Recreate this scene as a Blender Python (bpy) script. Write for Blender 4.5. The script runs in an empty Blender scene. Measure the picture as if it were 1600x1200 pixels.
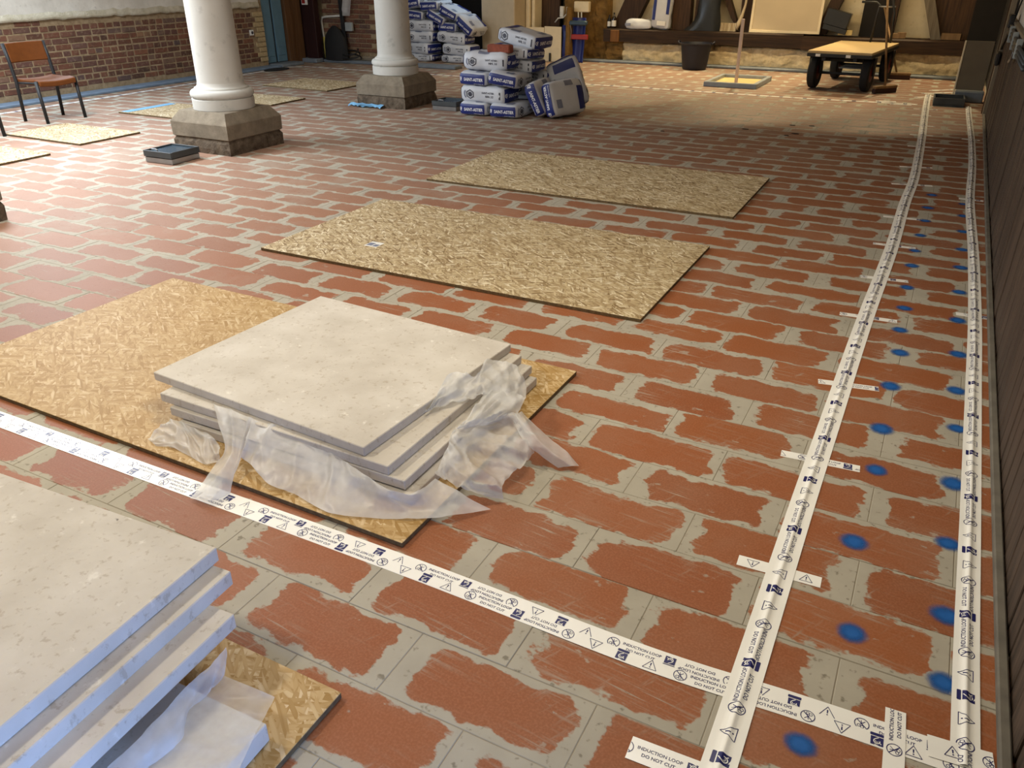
import bpy, bmesh, math, random
from mathutils import Vector, Matrix, noise as mnoise
random.seed(7)
S = bpy.context.scene
COL = S.collection

# ------------------------------------------------------------------ camera, world, lights, exposure
cd = bpy.data.cameras.new('camera'); cam = bpy.data.objects.new('camera', cd); COL.objects.link(cam)
cd.sensor_width = 36.0; cd.lens = 27.789; cd.clip_start = 0.05; cd.clip_end = 100
Rc = Matrix(((0.886668, -0.214347, -0.409725), (0.462397, 0.416471, 0.782777), (-0.002852, 0.883519, -0.468386)))
mw = Matrix.Identity(4)
for i in range(3):
    mw[i][0] = Rc[i][0]; mw[i][1] = Rc[i][1]; mw[i][2] = -Rc[i][2]
mw.translation = Vector((0, 0, 1.53)); cam.matrix_world = mw
S.camera = cam
S.view_settings.view_transform = 'Standard'; S.view_settings.look = 'None'
S.view_settings.gamma = 1.0; S.view_settings.use_curve_mapping = False
S.view_settings.exposure = 0.0
w = bpy.data.worlds.new('world'); S.world = w; w.use_nodes = True
w.node_tree.nodes['Background'].inputs[0].default_value = (0.75, 0.86, 1.0, 1)
w.node_tree.nodes['Background'].inputs[1].default_value = 0.6

def lamp(name, kind, loc, target, energy, color, size=(1, 1), spot=60, blend=.5):
    d = bpy.data.lights.new(name, kind); o = bpy.data.objects.new(name, d); COL.objects.link(o)
    d.energy = energy; d.color = color
    if kind == 'AREA':
        d.shape = 'RECTANGLE'; d.size, d.size_y = size
    if kind == 'SPOT':
        d.spot_size = math.radians(spot); d.spot_blend = blend; d.shadow_soft_size = size[0]
    o.location = loc
    o.rotation_euler = (Vector(target) - Vector(loc)).to_track_quat('-Z', 'Y').to_euler()
    return o
WARM = (1.0, .91, .73); NEUT = (1.0, .96, .90); COOL = (.72, .86, 1.0); GOLD = (1.0, .79, .46)
lamp('ceiling_lamp_near', 'AREA', (-1.2, 2.7, 2.8), (-1.2, 2.7, 0), 46, WARM, (1.2, .6))
lamp('ceiling_lamp_front', 'AREA', (-3.6, .7, 2.8), (-2.4, .9, 0), 72, WARM, (.35, .35))
lamp('ceiling_lamp_mid', 'AREA', (-5.2, 3.2, 2.8), (-5.2, 3.2, 0), 58, NEUT, (1.2, .4))
lamp('cool_fill_left', 'AREA', (-10.2, 5.6, 1.9), (-6.5, 5.2, 0), 110, COOL, (4.5, 1.0))  # weak cool fill kept for the sack flanks, added without a known window
lamp('skylight', 'AREA', (-7.5, 4.3, 2.82), (-7.3, 4.4, 0), 330, (.86, .93, 1.0), (1.8, 1.4))
lamp('blue_fill_right', 'AREA', (.40, -.25, .5), (-1.4, .25, .2), 13.5, (.22, .44, 1.0), (.9, .5)).data.spread = math.radians(95)  # added unseen blue fill, set low so slab sides catch it, not tops
lamp('spot_far_right', 'SPOT', (-.9, 13.9, 2.65), (-1.0, 12.55, 0), 230, GOLD, (.05,), 72, .12)
lamp('spot_far_mid', 'SPOT', (-3.0, 13.9, 2.65), (-3.0, 12.5, 0), 290, GOLD, (.05,), 74, .15)
lamp('spot_far_left', 'SPOT', (-5.0, 13.8, 2.65), (-5.0, 12.5, 0), 250, GOLD, (.05,), 74, .15)
lamp('wall_wash_far', 'AREA', (-2.6, 11.9, 2.75), (-2.6, 14.2, .1), 70, GOLD, (5.0, .2))
lamp('alcove_lamp', 'AREA', (-7.2, 11.0, 2.75), (-7.6, 12.8, .4), 13, (1, .93, .78), (1.0, .4))
lamp('alcove_window', 'AREA', (-7.75, 13.5, 1.7), (-7.9, 12.9, .7), 6, (.5, .75, 1.0), (.25, .5))

# ------------------------------------------------------------------ helpers
def lin(c):
    return tuple((x / 255 / 12.92) if x / 255 <= .04045 else ((x / 255 + .055) / 1.055) ** 2.4 for x in c)

class MB:
    def __init__(s): s.v = []; s.f = []
    def add(s, vs, fs):
        b = len(s.v); s.v += [tuple(p) for p in vs]; s.f += [tuple(b + i for i in f) for f in fs]; return s
    def box(s, x0, x1, y0, y1, z0, z1, M=None):
        vs = [Vector(p) for p in ((x0, y0, z0), (x1, y0, z0), (x1, y1, z0), (x0, y1, z0), (x0, y0, z1), (x1, y0, z1), (x1, y1, z1), (x0, y1, z1))]
        if M is not None: vs = [M @ p for p in vs]
        return s.add(vs, [(3, 2, 1, 0), (4, 5, 6, 7), (0, 1, 5, 4), (1, 2, 6, 5), (2, 3, 7, 6), (3, 0, 4, 7)])
    def bbox(s, x0, x1, y0, y1, z0, z1, b=.004, M=None):
        bm = bmesh.new(); r = bmesh.ops.create_cube(bm, size=1)
        for v in bm.verts: v.co = Vector(((x0 + x1) / 2 + v.co.x * (x1 - x0), (y0 + y1) / 2 + v.co.y * (y1 - y0), (z0 + z1) / 2 + v.co.z * (z1 - z0)))
        bmesh.ops.bevel(bm, geom=list(bm.edges), offset=b, segments=1, affect='EDGES', profile=.5)
        bm.verts.index_update()
        vs = [v.co.copy() for v in bm.verts]
        if M is not None: vs = [M @ p for p in vs]
        s.add(vs, [[v.index for v in f.verts] for f in bm.faces]); bm.free(); return s
    def tube(s, pts, r, n=8, cap=True):
        pts = [Vector(p) for p in pts]; rings = []; up = None
        for i, p in enumerate(pts):
            t = (pts[min(i + 1, len(pts) - 1)] - pts[max(i - 1, 0)]).normalized()
            if up is None: up = t.orthogonal().normalized()
            up = (up - t * up.dot(t)).normalized(); sd = t.cross(up)
            rr = r[i] if isinstance(r, (list, tuple)) else r
            rings.append([p + up * math.cos(2 * math.pi * k / n) * rr + sd * math.sin(2 * math.pi * k / n) * rr for k in range(n)])
        vs = [q for g in rings for q in g]; fs = []
        for i in range(len(pts) - 1):
            for k in range(n):
                a = i * n + k; b = i * n + (k + 1) % n; fs.append((a, b, b + n, a + n))
        if cap:
            fs.append(tuple(reversed(range(n)))); fs.append(tuple(range((len(pts) - 1) * n, len(pts) * n)))
        return s.add(vs, fs)
    def lathe(s, prof, c=(0, 0, 0), n=32, M=None, cap=True):
        vs = []
        for r, z in prof:
            for k in range(n):
                a = 2 * math.pi * k / n; p = Vector((c[0] + r * math.cos(a), c[1] + r * math.sin(a), c[2] + z)); vs.append(M @ p if M is not None else p)
        fs = []
        for i in range(len(prof) - 1):
            for k in range(n):
                a = i * n + k; b = i * n + (k + 1) % n; fs.append((a, b, b + n, a + n))
        if cap:
            fs.append(tuple(reversed(range(n)))); fs.append(tuple(range((len(prof) - 1) * n, len(prof) * n)))
        return s.add(vs, fs)
    def prism(s, poly, h0, h1, M=None):
        n = len(poly); vs = [Vector((x, y, h0)) for x, y in poly] + [Vector((x, y, h1)) for x, y in poly]
        if M is not None: vs = [M @ p for p in vs]
        return s.add(vs, [tuple(reversed(range(n))), tuple(range(n, 2 * n))] + [(i, (i + 1) % n, n + (i + 1) % n, n + i) for i in range(n)])
    def grid(s, rows):
        n = len(rows[0]); vs = [p for r in rows for p in r]
        return s.add(vs, [(i * n + k, i * n + k + 1, (i + 1) * n + k + 1, (i + 1) * n + k) for i in range(len(rows) - 1) for k in range(n - 1)])
    def mesh(s, name, m=None, smooth=False):
        me = bpy.data.meshes.new(name); me.from_pydata([tuple(v) for v in s.v], [], s.f); me.update()
        if m is not None: me.materials.append(m)
        if smooth: me.polygons.foreach_set('use_smooth', [True] * len(me.polygons))
        return me
    def obj(s, name, m, parent=None, smooth=False, loc=None):
        return link(name, s.mesh(name, m, smooth), parent, loc)

def link(name, me, parent=None, loc=None):
    o = bpy.data.objects.new(name, me); COL.objects.link(o)
    if parent is not None: o.parent = parent
    if loc is not None: o.location = loc
    return o
def tag(o, label, cat, group=None):
    o['label'] = label; o['category'] = cat
    if group: o['group'] = group
    return o
def thing(name, label, cat, loc=(0, 0, 0), rz=0, group=None):
    o = link(name, None); o.location = loc; o.rotation_euler = (0, 0, rz); return tag(o, label, cat, group)
def struct(o):
    o['kind'] = 'structure'; return o
def smooth_by_angle(o, deg=35):
    me = o.data; me.polygons.foreach_set('use_smooth', [True] * len(me.polygons))
    me.set_sharp_from_angle(angle=math.radians(deg))
    return o
def copy_tree(o, parent=None):
    c = o.copy(); COL.objects.link(c)
    if parent is not None: c.parent = parent
    for ch in list(o.children): copy_tree(ch, c)
    return c

# ------------------------------------------------------------------ node material kit
class NT:
    def __init__(s, name, rough=.7, spec=.5, metal=0):
        s.m = bpy.data.materials.new(name); s.m.use_nodes = True; s.t = s.m.node_tree; s.n = s.t.nodes
        s.b = s.n['Principled BSDF']; s.b.inputs['Roughness'].default_value = rough; s.b.inputs['Metallic'].default_value = metal
        s.b.inputs['Specular IOR Level'].default_value = spec
    def new(s, t, **k):
        n = s.n.new(t)
        for a, v in k.items(): setattr(n, a, v)
        return n
    def put(s, sock, v):
        if v is None: return
        if hasattr(v, 'is_output'): s.t.links.new(v, sock)
        else:
            if sock.type == 'RGBA' and len(v) == 3: v = (*v, 1)
            sock.default_value = v
    def math(s, op, a, b=None, c=None, clamp=False):
        n = s.new('ShaderNodeMath', operation=op, use_clamp=clamp)
        for i, x in enumerate((a, b, c)): s.put(n.inputs[i], x)
        return n.outputs[0]
    def coord(s, kind='Object'): return s.new('ShaderNodeTexCoord').outputs[kind]
    def pos(s): return s.new('ShaderNodeNewGeometry').outputs['Position']
    def mapping(s, vec, scale=(1, 1, 1), rot=(0, 0, 0), loc=(0, 0, 0)):
        if any(rot):
            q = s.new('ShaderNodeMapping'); s.put(q.inputs[0], vec); q.inputs['Rotation'].default_value = rot; vec = q.outputs[0]
        n = s.new('ShaderNodeMapping'); s.put(n.inputs[0], vec); n.inputs['Scale'].default_value = scale; n.inputs['Location'].default_value = loc
        return n.outputs[0]
    def noise(s, vec, scale=5, detail=4, rough=.5, dist=0, col=False):
        n = s.new('ShaderNodeTexNoise'); s.put(n.inputs['Vector'], vec); n.inputs['Scale'].default_value = scale; n.inputs['Detail'].default_value = detail; n.inputs['Roughness'].default_value = rough; n.inputs['Distortion'].default_value = dist
        return n.outputs['Color' if col else 0]
    def voro(s, vec, scale=5, feature='F1', out='Distance', rand=1):
        n = s.new('ShaderNodeTexVoronoi', feature=feature); s.put(n.inputs['Vector'], vec); n.inputs['Scale'].default_value = scale; n.inputs['Randomness'].default_value = rand
        return n.outputs[out]
    def white(s, vec):
        n = s.new('ShaderNodeTexWhiteNoise', noise_dimensions='3D'); s.put(n.inputs['Vector'], vec); return n.outputs
    def ramp(s, f, stops, interp='LINEAR'):
        n = s.new('ShaderNodeValToRGB'); s.put(n.inputs[0], f); e = n.color_ramp.elements; n.color_ramp.interpolation = interp
        while len(e) < len(stops): e.new(.5)
        for k, (p, c) in zip(e, stops): k.position = p; k.color = (*c, 1) if len(c) == 3 else c
        return n.outputs[0]
    def step(s, x, a, b):
        n = s.new('ShaderNodeMapRange', interpolation_type='SMOOTHSTEP'); s.put(n.inputs[0], x); s.put(n.inputs[1], a); s.put(n.inputs[2], b); return n.outputs[0]
    def mix(s, f, a, b, mode='MIX'):
        n = s.new('ShaderNodeMix', data_type='RGBA', blend_type=mode); s.put(n.inputs[0], f); s.put(n.inputs[6], a); s.put(n.inputs[7], b); return n.outputs[2]
    def xyz(s, v):
        n = s.new('ShaderNodeSeparateXYZ'); s.put(n.inputs[0], v); return n.outputs
    def comb(s, x=0., y=0., z=0.):
        n = s.new('ShaderNodeCombineXYZ'); s.put(n.inputs[0], x); s.put(n.inputs[1], y); s.put(n.inputs[2], z); return n.outputs[0]
    def bump(s, h, strength=.3, dist=.01):
        n = s.new('ShaderNodeBump'); s.put(n.inputs['Height'], h); n.inputs['Strength'].default_value = strength; n.inputs['Distance'].default_value = dist
        s.t.links.new(n.outputs[0], s.b.inputs['Normal'])
    def color(s, c): s.put(s.b.inputs['Base Color'], c); return s
    def rough(s, r): s.put(s.b.inputs['Roughness'], r); return s

def plain(name, rgb, rough=.6, metal=0, spec=.5, vary=.12, scale=9, bump=0):
    N = NT(name, rough, spec, metal); c = lin(rgb)
    f = N.noise(N.coord(), scale, 4)
    N.color(N.ramp(f, [(.3, tuple(x * (1 - vary) for x in c)), (.7, tuple(min(1, x * (1 + vary)) for x in c))]))
    if bump: N.bump(f, bump, .01)
    return N.m

def tile_material():
    N = NT('terracotta_tile', .6, .3); P = N.pos(); x, y, z = N.xyz(P)
    TW, TL = .2049, .485
    ry = N.math('DIVIDE', N.math('SUBTRACT', y, 1.024), TW)
    row = N.math('FLOOR', ry)
    odd = N.math('PINGPONG', row, 1.0)
    rx = N.math('DIVIDE', N.math('ADD', N.math('ADD', x, .905), N.math('MULTIPLY', odd, -.2425)), TL)
    colm = N.math('FLOOR', rx)
    rnd = N.white(N.comb(colm, row, 3.3)); r1, r2, r3 = N.xyz(rnd['Color'])
    u = N.math('MULTIPLY', N.math('SUBTRACT', N.math('SUBTRACT', rx, colm), .5), TL)
    v = N.math('MULTIPLY', N.math('SUBTRACT', N.math('SUBTRACT', ry, row), .5), TW)
    u = N.math('ADD', u, N.math('MULTIPLY_ADD', r2, .036, -.018)); v = N.math('ADD', v, N.math('MULTIPLY_ADD', r3, .03, -.015))
    warp = N.noise(P, 8, 4, .6); warp2 = N.noise(N.mapping(P, (1, 1.3, 1), loc=(7, 3, 0)), 8.5, 4, .58)
    u = N.math('ADD', u, N.math('MULTIPLY_ADD', warp, .15, -.075)); v = N.math('ADD', v, N.math('MULTIPLY_ADD', warp2, .105, -.0525))
    ax = N.math('SUBTRACT', N.math('ABSOLUTE', u), N.math('MULTIPLY_ADD', r1, .04, .152))
    ay = N.math('SUBTRACT', N.math('ABSOLUTE', v), N.math('MULTIPLY_ADD', r2, .022, .040))
    qx = N.math('MAXIMUM', ax, 0.); qy = N.math('MAXIMUM', ay, 0.)
    d = N.math('SUBTRACT', N.math('SQRT', N.math('ADD', N.math('MULTIPLY', qx, qx), N.math('MULTIPLY', qy, qy))), .032)
    fine = N.noise(N.mapping(P, (12, 40, 1), (0, 0, .12)), 1.4, 5, .65)
    d = N.math('ADD', d, N.math('MULTIPLY_ADD', fine, .034, -.017))
    grout = N.step(d, -.004, .006)
    # trowel streaks and hazy smears left on the tile faces
    st = N.noise(N.mapping(P, (5, 95, 1), (0, 0, .09)), 1, 4, .6); st2 = N.noise(N.mapping(P, (60, 7, 1), (0, 0, .5)), 1, 3, .6)
    patch = N.noise(N.mapping(P, loc=(11, 5, 0)), 3.4, 3, .5)
    smear = N.math('MULTIPLY', N.step(st, .55, .68), N.step(patch, .50, .66))
    smear = N.math('MAXIMUM', smear, N.math('MULTIPLY', N.math('MULTIPLY', N.step(st2, .58, .70), N.step(patch, .56, .70)), .8))
    blob = N.step(N.noise(N.mapping(P, (1, 1.5, 1), loc=(2, 9, 0)), 11, 5, .6), .64, .70)
    smear = N.math('MAXIMUM', smear, N.math('MULTIPLY', blob, .85))
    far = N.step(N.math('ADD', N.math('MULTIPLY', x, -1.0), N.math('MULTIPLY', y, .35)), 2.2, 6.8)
    haze = N.math('MULTIPLY', N.step(N.noise(P, 1.3, 5, .65), .34, .72), N.math('MULTIPLY_ADD', far, .62, .20)); haze = N.math('MAXIMUM', haze, N.math('MULTIPLY', far, .48))  # smear haze, thickened leftward to paint in that side's washed-out light
    smear = N.math('MAXIMUM', smear, haze)
    smear = N.math('MAXIMUM', smear, N.math('MULTIPLY', N.step(d, -.06, .0), N.math('MULTIPLY_ADD', N.math('MULTIPLY', N.step(N.math('MAXIMUM', st, N.math('SUBTRACT', st2, .06)), .48, .68), N.step(patch, .40, .62)), .75, .07)))
    haze = N.math('MAXIMUM', haze, N.math('MULTIPLY', N.step(y, 8.0, 12.0), .30)); smear = N.math('MAXIMUM', smear, haze)  # pale veil painting the far lamps' washed-out tone into the tiles
    speck = N.noise(P, 160, 2, .5)
    base = N.mix(r1, lin((137, 76, 37)), lin((152, 88, 46)))
    base = N.mix(N.math('MULTIPLY', r3, .5), base, lin((127, 68, 38)))
    base = N.mix(N.math('MULTIPLY', N.step(y, 2.2, 9.), .7), base, lin((112, 68, 46)))  # clay darkened with depth, painting the light falloff into its colour
    base = N.mix(N.step(speck, .35, .75), base, N.mix(.5, base, lin((164, 99, 66))))
    gcol = N.mix(N.noise(P, 5, 5, .6), lin((147, 140, 125)), lin((183, 176, 161)))
    gcol = N.mix(N.step(N.noise(P, 42, 3, .5), .60, .72), gcol, lin((128, 121, 106)))
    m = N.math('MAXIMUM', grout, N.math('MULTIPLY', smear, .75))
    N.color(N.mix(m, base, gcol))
    N.rough(N.math('MULTIPLY_ADD', m, .22, .56))
    N.bump(N.math('ADD', N.math('MULTIPLY', m, .6), N.math('MULTIPLY', speck, .25)), .25, .003)
    return N.m

def mortar_material():
    N = NT('joint_mortar', .9, .2); P = N.pos()
    N.color(N.mix(N.noise(P, 14, 4), lin((120, 112, 98)), lin((165, 156, 138)))); N.bump(N.noise(P, 60, 3), .3, .004)
    return N.m

def osb_material(name, dark=0.):
    N = NT(name, .62, .3)
    off = N.new('ShaderNodeVectorMath', operation='ADD'); N.put(off.inputs[0], N.coord()); N.put(off.inputs[1], N.math('MULTIPLY', N.new('ShaderNodeObjectInfo').outputs['Random'], 37.0)); C = off.outputs[0]
    wob = N.noise(C, 5, 2, .5, col=True)
    base = None; hgt = None
    for i, (ang, sc, lc) in enumerate(((.2, (15, 82, 1), (0, 0, 0)), (-.4, (13, 76, 1), (5, 2, 0)), (1.1, (17, 92, 1), (9, 4, 0)), (2.6, (15, 84, 1), (3, 7, 0)), (.6, (14, 88, 1), (8, 1, 0)))):
        vec = N.mapping(C, sc, (0, 0, ang), lc)
        n = N.new('ShaderNodeVectorMath', operation='MULTIPLY_ADD'); N.put(n.inputs[0], wob); n.inputs[1].default_value = (1.2, 1.2, 0); N.put(n.inputs[2], vec)
        v = N.new('ShaderNodeTexVoronoi', feature='F1'); N.put(v.inputs['Vector'], n.outputs[0]); v.inputs['Scale'].default_value = 1.0
        r = N.xyz(v.outputs['Color'])
        c = N.ramp(r[0], [(0, lin((122, 98, 64))), (.35, lin((178, 157, 120))), (.75, lin((202, 184, 148))), (1, lin((232, 220, 192)))])
        edge = N.step(v.outputs['Distance'], .45, .75)
        c = N.mix(N.math('MULTIPLY', edge, .35), c, lin((120, 88, 48)))
        if base is None: base = c; hgt = r[1]
        else:
            pick = N.math('GREATER_THAN', r[2], .6 if i < 3 else .68)
            base = N.mix(pick, base, c); hgt = N.math('MULTIPLY_ADD', pick, N.math('SUBTRACT', r[1], hgt), hgt)
    chips = N.step(N.noise(N.mapping(C, (1, 3, 1), (0, 0, .4)), 42, 2, .5), .68, .74)
    base = N.mix(N.math('MULTIPLY', chips, .7), base, lin((96, 66, 36)))
    if dark: base = N.mix(dark, base, lin((178, 134, 58)))  # golden tint mixed over the strand colours
    big = N.noise(C, 1.4, 3)
    base = N.mix(N.math('MULTIPLY', N.step(big, .35, .7), .3), base, N.mix(.5, base, lin((160, 138, 102))))
    N.color(base); N.bump(hgt, .25, .004)
    return N.m

def stone_material():
    N = NT('limestone_slab', .72, .3); C = N.pos()
    pits = N.noise(N.mapping(C, (1, 1, .6)), 46, 5, .62); big = N.noise(C, 5, 4, .55)
    c = N.ramp(big, [(.3, lin((184, 176, 165))), (.55, lin((197, 190, 180))), (.8, lin((208, 202, 194)))])
    c = N.mix(N.math('MULTIPLY', N.step(pits, .56, .68), .55), c, lin((160, 146, 128)))
    c = N.mix(N.math('MULTIPLY', N.step(N.noise(C, 21, 5, .6), .62, .74), .5), c, lin((232, 228, 220)))
    c = N.mix(N.math('MULTIPLY', N.step(N.noise(N.mapping(C, loc=(4, 1, 2)), 3.2, 6, .7), .70, .76), .35), c, lin((140, 132, 124)))
    c = N.mix(N.step(N.noise(N.mapping(C, loc=(2.2, 8, 1)), 13, 3, .5), .755, .775), c, lin((112, 106, 102)))
    N.color(c); N.bump(pits, .25, .004)
    return N.m

def brick_material():
    N = NT('old_red_brick', .85, .2); C = N.coord(); P = N.pos()
    info = N.new('ShaderNodeObjectInfo'); r = info.outputs['Random']
    c = N.ramp(r, [(0, lin((84, 62, 52))), (.25, lin((112, 74, 58))), (.5, lin((98, 70, 62))), (.75, lin((126, 84, 64))), (.9, lin((88, 74, 72))), (1, lin((136, 104, 80)))])
    n = N.noise(P, 26, 5, .65)
    c = N.mix(N.math('MULTIPLY', N.step(n, .5, .72), .55), c, lin((150, 132, 108)))
    c = N.mix(N.math('MULTIPLY', N.step(N.noise(P, 9, 4), .52, .7), .4), c, lin((72, 58, 50)))
    N.color(c); N.bump(n, .6, .01)
    return N.m

def plaster_material(name, a, b, scale=4, bump=.4):
    N = NT(name, .9, .15); P = N.pos(); n = N.noise(P, scale, 6, .62)
    c = N.ramp(n, [(.3, lin(a)), (.7, lin(b))])
    c = N.mix(N.math('MULTIPLY', N.step(N.noise(P, scale * 5, 4, .6), .58, .72), .4), c, tuple(x * .55 for x in lin(a)))
    N.color(c); N.bump(N.noise(P, scale * 6, 5, .6), bump, .01)
    return N.m

def wood_material(name, a, b, axis='z', rough=.65):
    N = NT(name, rough, .3); C = N.pos(); sc = {'z': (26, 26, 1.4), 'x': (1.4, 26, 26), 'y': (26, 1.4, 26)}[axis]
    info = N.new('ShaderNodeObjectInfo'); r = info.outputs['Random']
    n = N.noise(N.mapping(C, sc), 1.6, 5, .6, .4)
    c = N.ramp(n, [(.3, lin(a)), (.7, lin(b))])
    c = N.mix(N.math('MULTIPLY', r, .45), c, tuple(x * .45 for x in lin(a)))
    N.color(c); N.bump(n, .3, .006)
    return N.m

def film_material(name='milky_plastic_film', base=.26):
    N = NT(name, .38, .5); C = N.pos()
    N.color(N.mix(N.noise(C, 30, 3), lin((228, 229, 230)), lin((246, 246, 246))))
    tr = N.new('ShaderNodeBsdfTransparent'); tl = N.new('ShaderNodeBsdfTranslucent'); tl.inputs[0].default_value = (.85, .86, .88, 1)
    m1 = N.new('ShaderNodeMixShader'); m1.inputs[0].default_value = .35
    N.t.links.new(N.b.outputs[0], m1.inputs[1]); N.t.links.new(tl.outputs[0], m1.inputs[2])
    m2 = N.new('ShaderNodeMixShader'); N.put(m2.inputs[0], N.math('MULTIPLY_ADD', N.noise(C, 9, 4), .7, base))
    N.t.links.new(tr.outputs[0], m2.inputs[1]); N.t.links.new(m1.outputs[0], m2.inputs[2])
    N.t.links.new(m2.outputs[0], N.n['Material Output'].inputs[0])
    N.bump(N.noise(C, 55, 4, .6), .25, .004)
    return N.m

def spray_material():
    N = NT('blue_spray_paint', .6, .3); C = N.coord(); x, y, z = N.xyz(C)
    rr = N.math('SQRT', N.math('ADD', N.math('MULTIPLY', x, x), N.math('MULTIPLY', y, y)))
    rr = N.math('ADD', rr, N.math('MULTIPLY_ADD', N.noise(N.pos(), 60, 4, .7), .014, -.007))
    a = N.step(rr, .042, .018)
    n = N.new('ShaderNodeMapRange', interpolation_type='SMOOTHSTEP'); N.put(n.inputs[0], rr); n.inputs[1].default_value = .008; n.inputs[2].default_value = .046; n.inputs[3].default_value = .98; n.inputs[4].default_value = 0.
    N.put(N.b.inputs['Alpha'], n.outputs[0]); N.color(N.mix(N.noise(N.pos(), 50), lin((22, 84, 156)), lin((34, 100, 174))))
    return N.m

M = dict(
    tile=tile_material(), mortar=mortar_material(), osb=osb_material('oriented_strand_board'), osb_warm=osb_material('oriented_strand_board_golden', .5),
    stone=stone_material(), brick=brick_material(), film=film_material(), foam=film_material('translucent_foam_film', .06), spray=spray_material(),
    osb_edge=plain('board_edge', (96, 78, 52), .9, vary=.35, scale=60),
    white_tape=plain('white_tape', (244, 242, 236), .32, vary=.03), print_navy=plain('navy_print', (26, 28, 92), .4, vary=.05), tape_white2=plain('white_print', (240, 238, 232), .4, vary=.02),
    plaster=plaster_material('limewash_plaster', (196, 190, 178), (222, 217, 206), 3), plaster_rough=plaster_material('crumbling_plaster', (172, 162, 138), (206, 198, 178), 8, .8),
    wall_mortar=plaster_material('wall_mortar', (132, 112, 86), (172, 152, 122), 14, .6),
    far_stone=plaster_material('pale_rubble_stone', (196, 176, 138), (236, 218, 180), 7, 1.0), far_plaster=plaster_material('cream_infill_plaster', (188, 172, 142), (210, 196, 166), 3),
    brown_stone=plaster_material('brown_rough_render', (96, 72, 38), (140, 108, 62), 6, .9),
    timber=wood_material('dark_oak_timber', (44, 30, 20), (84, 58, 36), 'z'), timber_x=wood_material('dark_oak_sill', (38, 27, 19), (78, 55, 36), 'x'), timber_grey=wood_material('grey_weathered_timber', (96, 86, 72), (132, 120, 102), 'z'),
    plank=wood_material('brown_wall_plank', (52, 42, 35), (92, 75, 62), 'z', .6), batten=wood_material('pale_batten', (120, 108, 90), (150, 138, 118), 'z'),
    kerb=plain('grey_membrane', (112, 120, 128), .55, vary=.15, bump=.2), column=plaster_material('painted_column', (186, 184, 177), (200, 198, 191), 2, .08), plinth=plaster_material('sandstone_plinth', (112, 102, 88), (140, 129, 112), 9, .35), plinth_raw=plaster_material('exposed_stone_footing', (70, 60, 50), (122, 108, 92), 16, 1.0),
    bag=plain('white_paper_sack', (200, 203, 210), .55, vary=.06, scale=5, bump=.15), navy=plain('navy_label', (26, 40, 110), .45, vary=.06), letters=plain('white_lettering', (236, 236, 238), .5, vary=.02), greyprint=plain('grey_print', (62, 62, 74), .5, vary=.05), midgrey=plain('grey_blue_print', (120, 126, 146), .5, vary=.05),
    black=plain('black_steel', (20, 20, 22), .6, vary=.1), rubber=plain('black_rubber', (20, 20, 21), .8, vary=.1), vinyl=plain('orange_brown_vinyl', (98, 54, 22), .55, spec=.2, vary=.12, scale=14), rust=plain('red_hub', (96, 30, 22), .6), ply=wood_material('cart_plywood', (172, 144, 100), (206, 182, 136), 'x', .5),
    steel=plain('brushed_steel', (150, 150, 150), .32, metal=.8), dark_metal=plain('dark_grey_metal', (74, 78, 80), .45, metal=.5), brick_red=plain('red_brick_block', (136, 70, 50), .85, vary=.2, scale=30, bump=.4),
    bucket=plain('navy_black_rubber', (22, 24, 38), .5, vary=.1), yellow=plain('yellow_ply', (206, 180, 118), .6), greyframe=plain('grey_painted_wood', (142, 148, 152), .5), pinkwood=plain('pale_pinkish_stick', (196, 172, 158), .6),
    door_blue=plain('blue_grey_door_paint', (92, 124, 142), .45, vary=.08), door_brown=wood_material('brown_door_frame', (84, 58, 34), (120, 84, 52), 'z'), door_dark=wood_material('dark_red_door', (38, 16, 14), (54, 24, 22), 'z'),
    cream=plain('cream_panel', (226, 210, 176), .6, vary=.05), sign=plain('white_sign', (232, 230, 224), .4, vary=.02), red=plain('red_plastic', (150, 38, 30), .45), blue=plain('navy_membrane', (26, 40, 104), .45, vary=.1), skyblue=plain('pale_blue_strip', (126, 182, 222), .4, vary=.06), greyplastic=plain('grey_plastic_box', (150, 156, 156), .5), conduit=plain('white_conduit', (214, 212, 204), .4), conduit_yellow=plain('yellow_conduit', (206, 188, 92), .45),
    black_bag=plain('black_bin_liner', (42, 44, 46), .3, vary=.15), shade_black=plain('recess_shade_paint', (24, 19, 15), .9), tan=plain('faded_tan_board', (196, 178, 146), .6, vary=.08, scale=2), broomwood=wood_material('broom_wood', (120, 92, 60), (150, 120, 84), 'z'), bristle=plain('dark_bristles', (60, 36, 28), .9), cable=plain('black_cable', (22, 22, 24), .5), glass=plain('brown_bottle_glass', (38, 26, 18), .15), dustsheet=plain('grey_brown_panel', (112, 100, 80), .7, vary=.1, scale=4), smudge=plain('dark_debris', (44, 30, 24), .9), dark_blue_glass=plain('dark_blue_cover', (60, 78, 92), .25, metal=.3),  # the near-black colour paints recess shade onto flat panels and walls
)
# ------------------------------------------------------------------ room shell
def cam_px(p):
    d = Vector(p) - Vector((0, 0, 1.53)); x = sum(d[i] * Rc[i][0] for i in range(3)); y = sum(d[i] * Rc[i][1] for i in range(3)); z = sum(d[i] * Rc[i][2] for i in range(3))
    return (800 + 1235.06 * x / z, 600 - 1235.06 * y / z, z) if z > .05 else (-9999, -9999, z)

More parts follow.
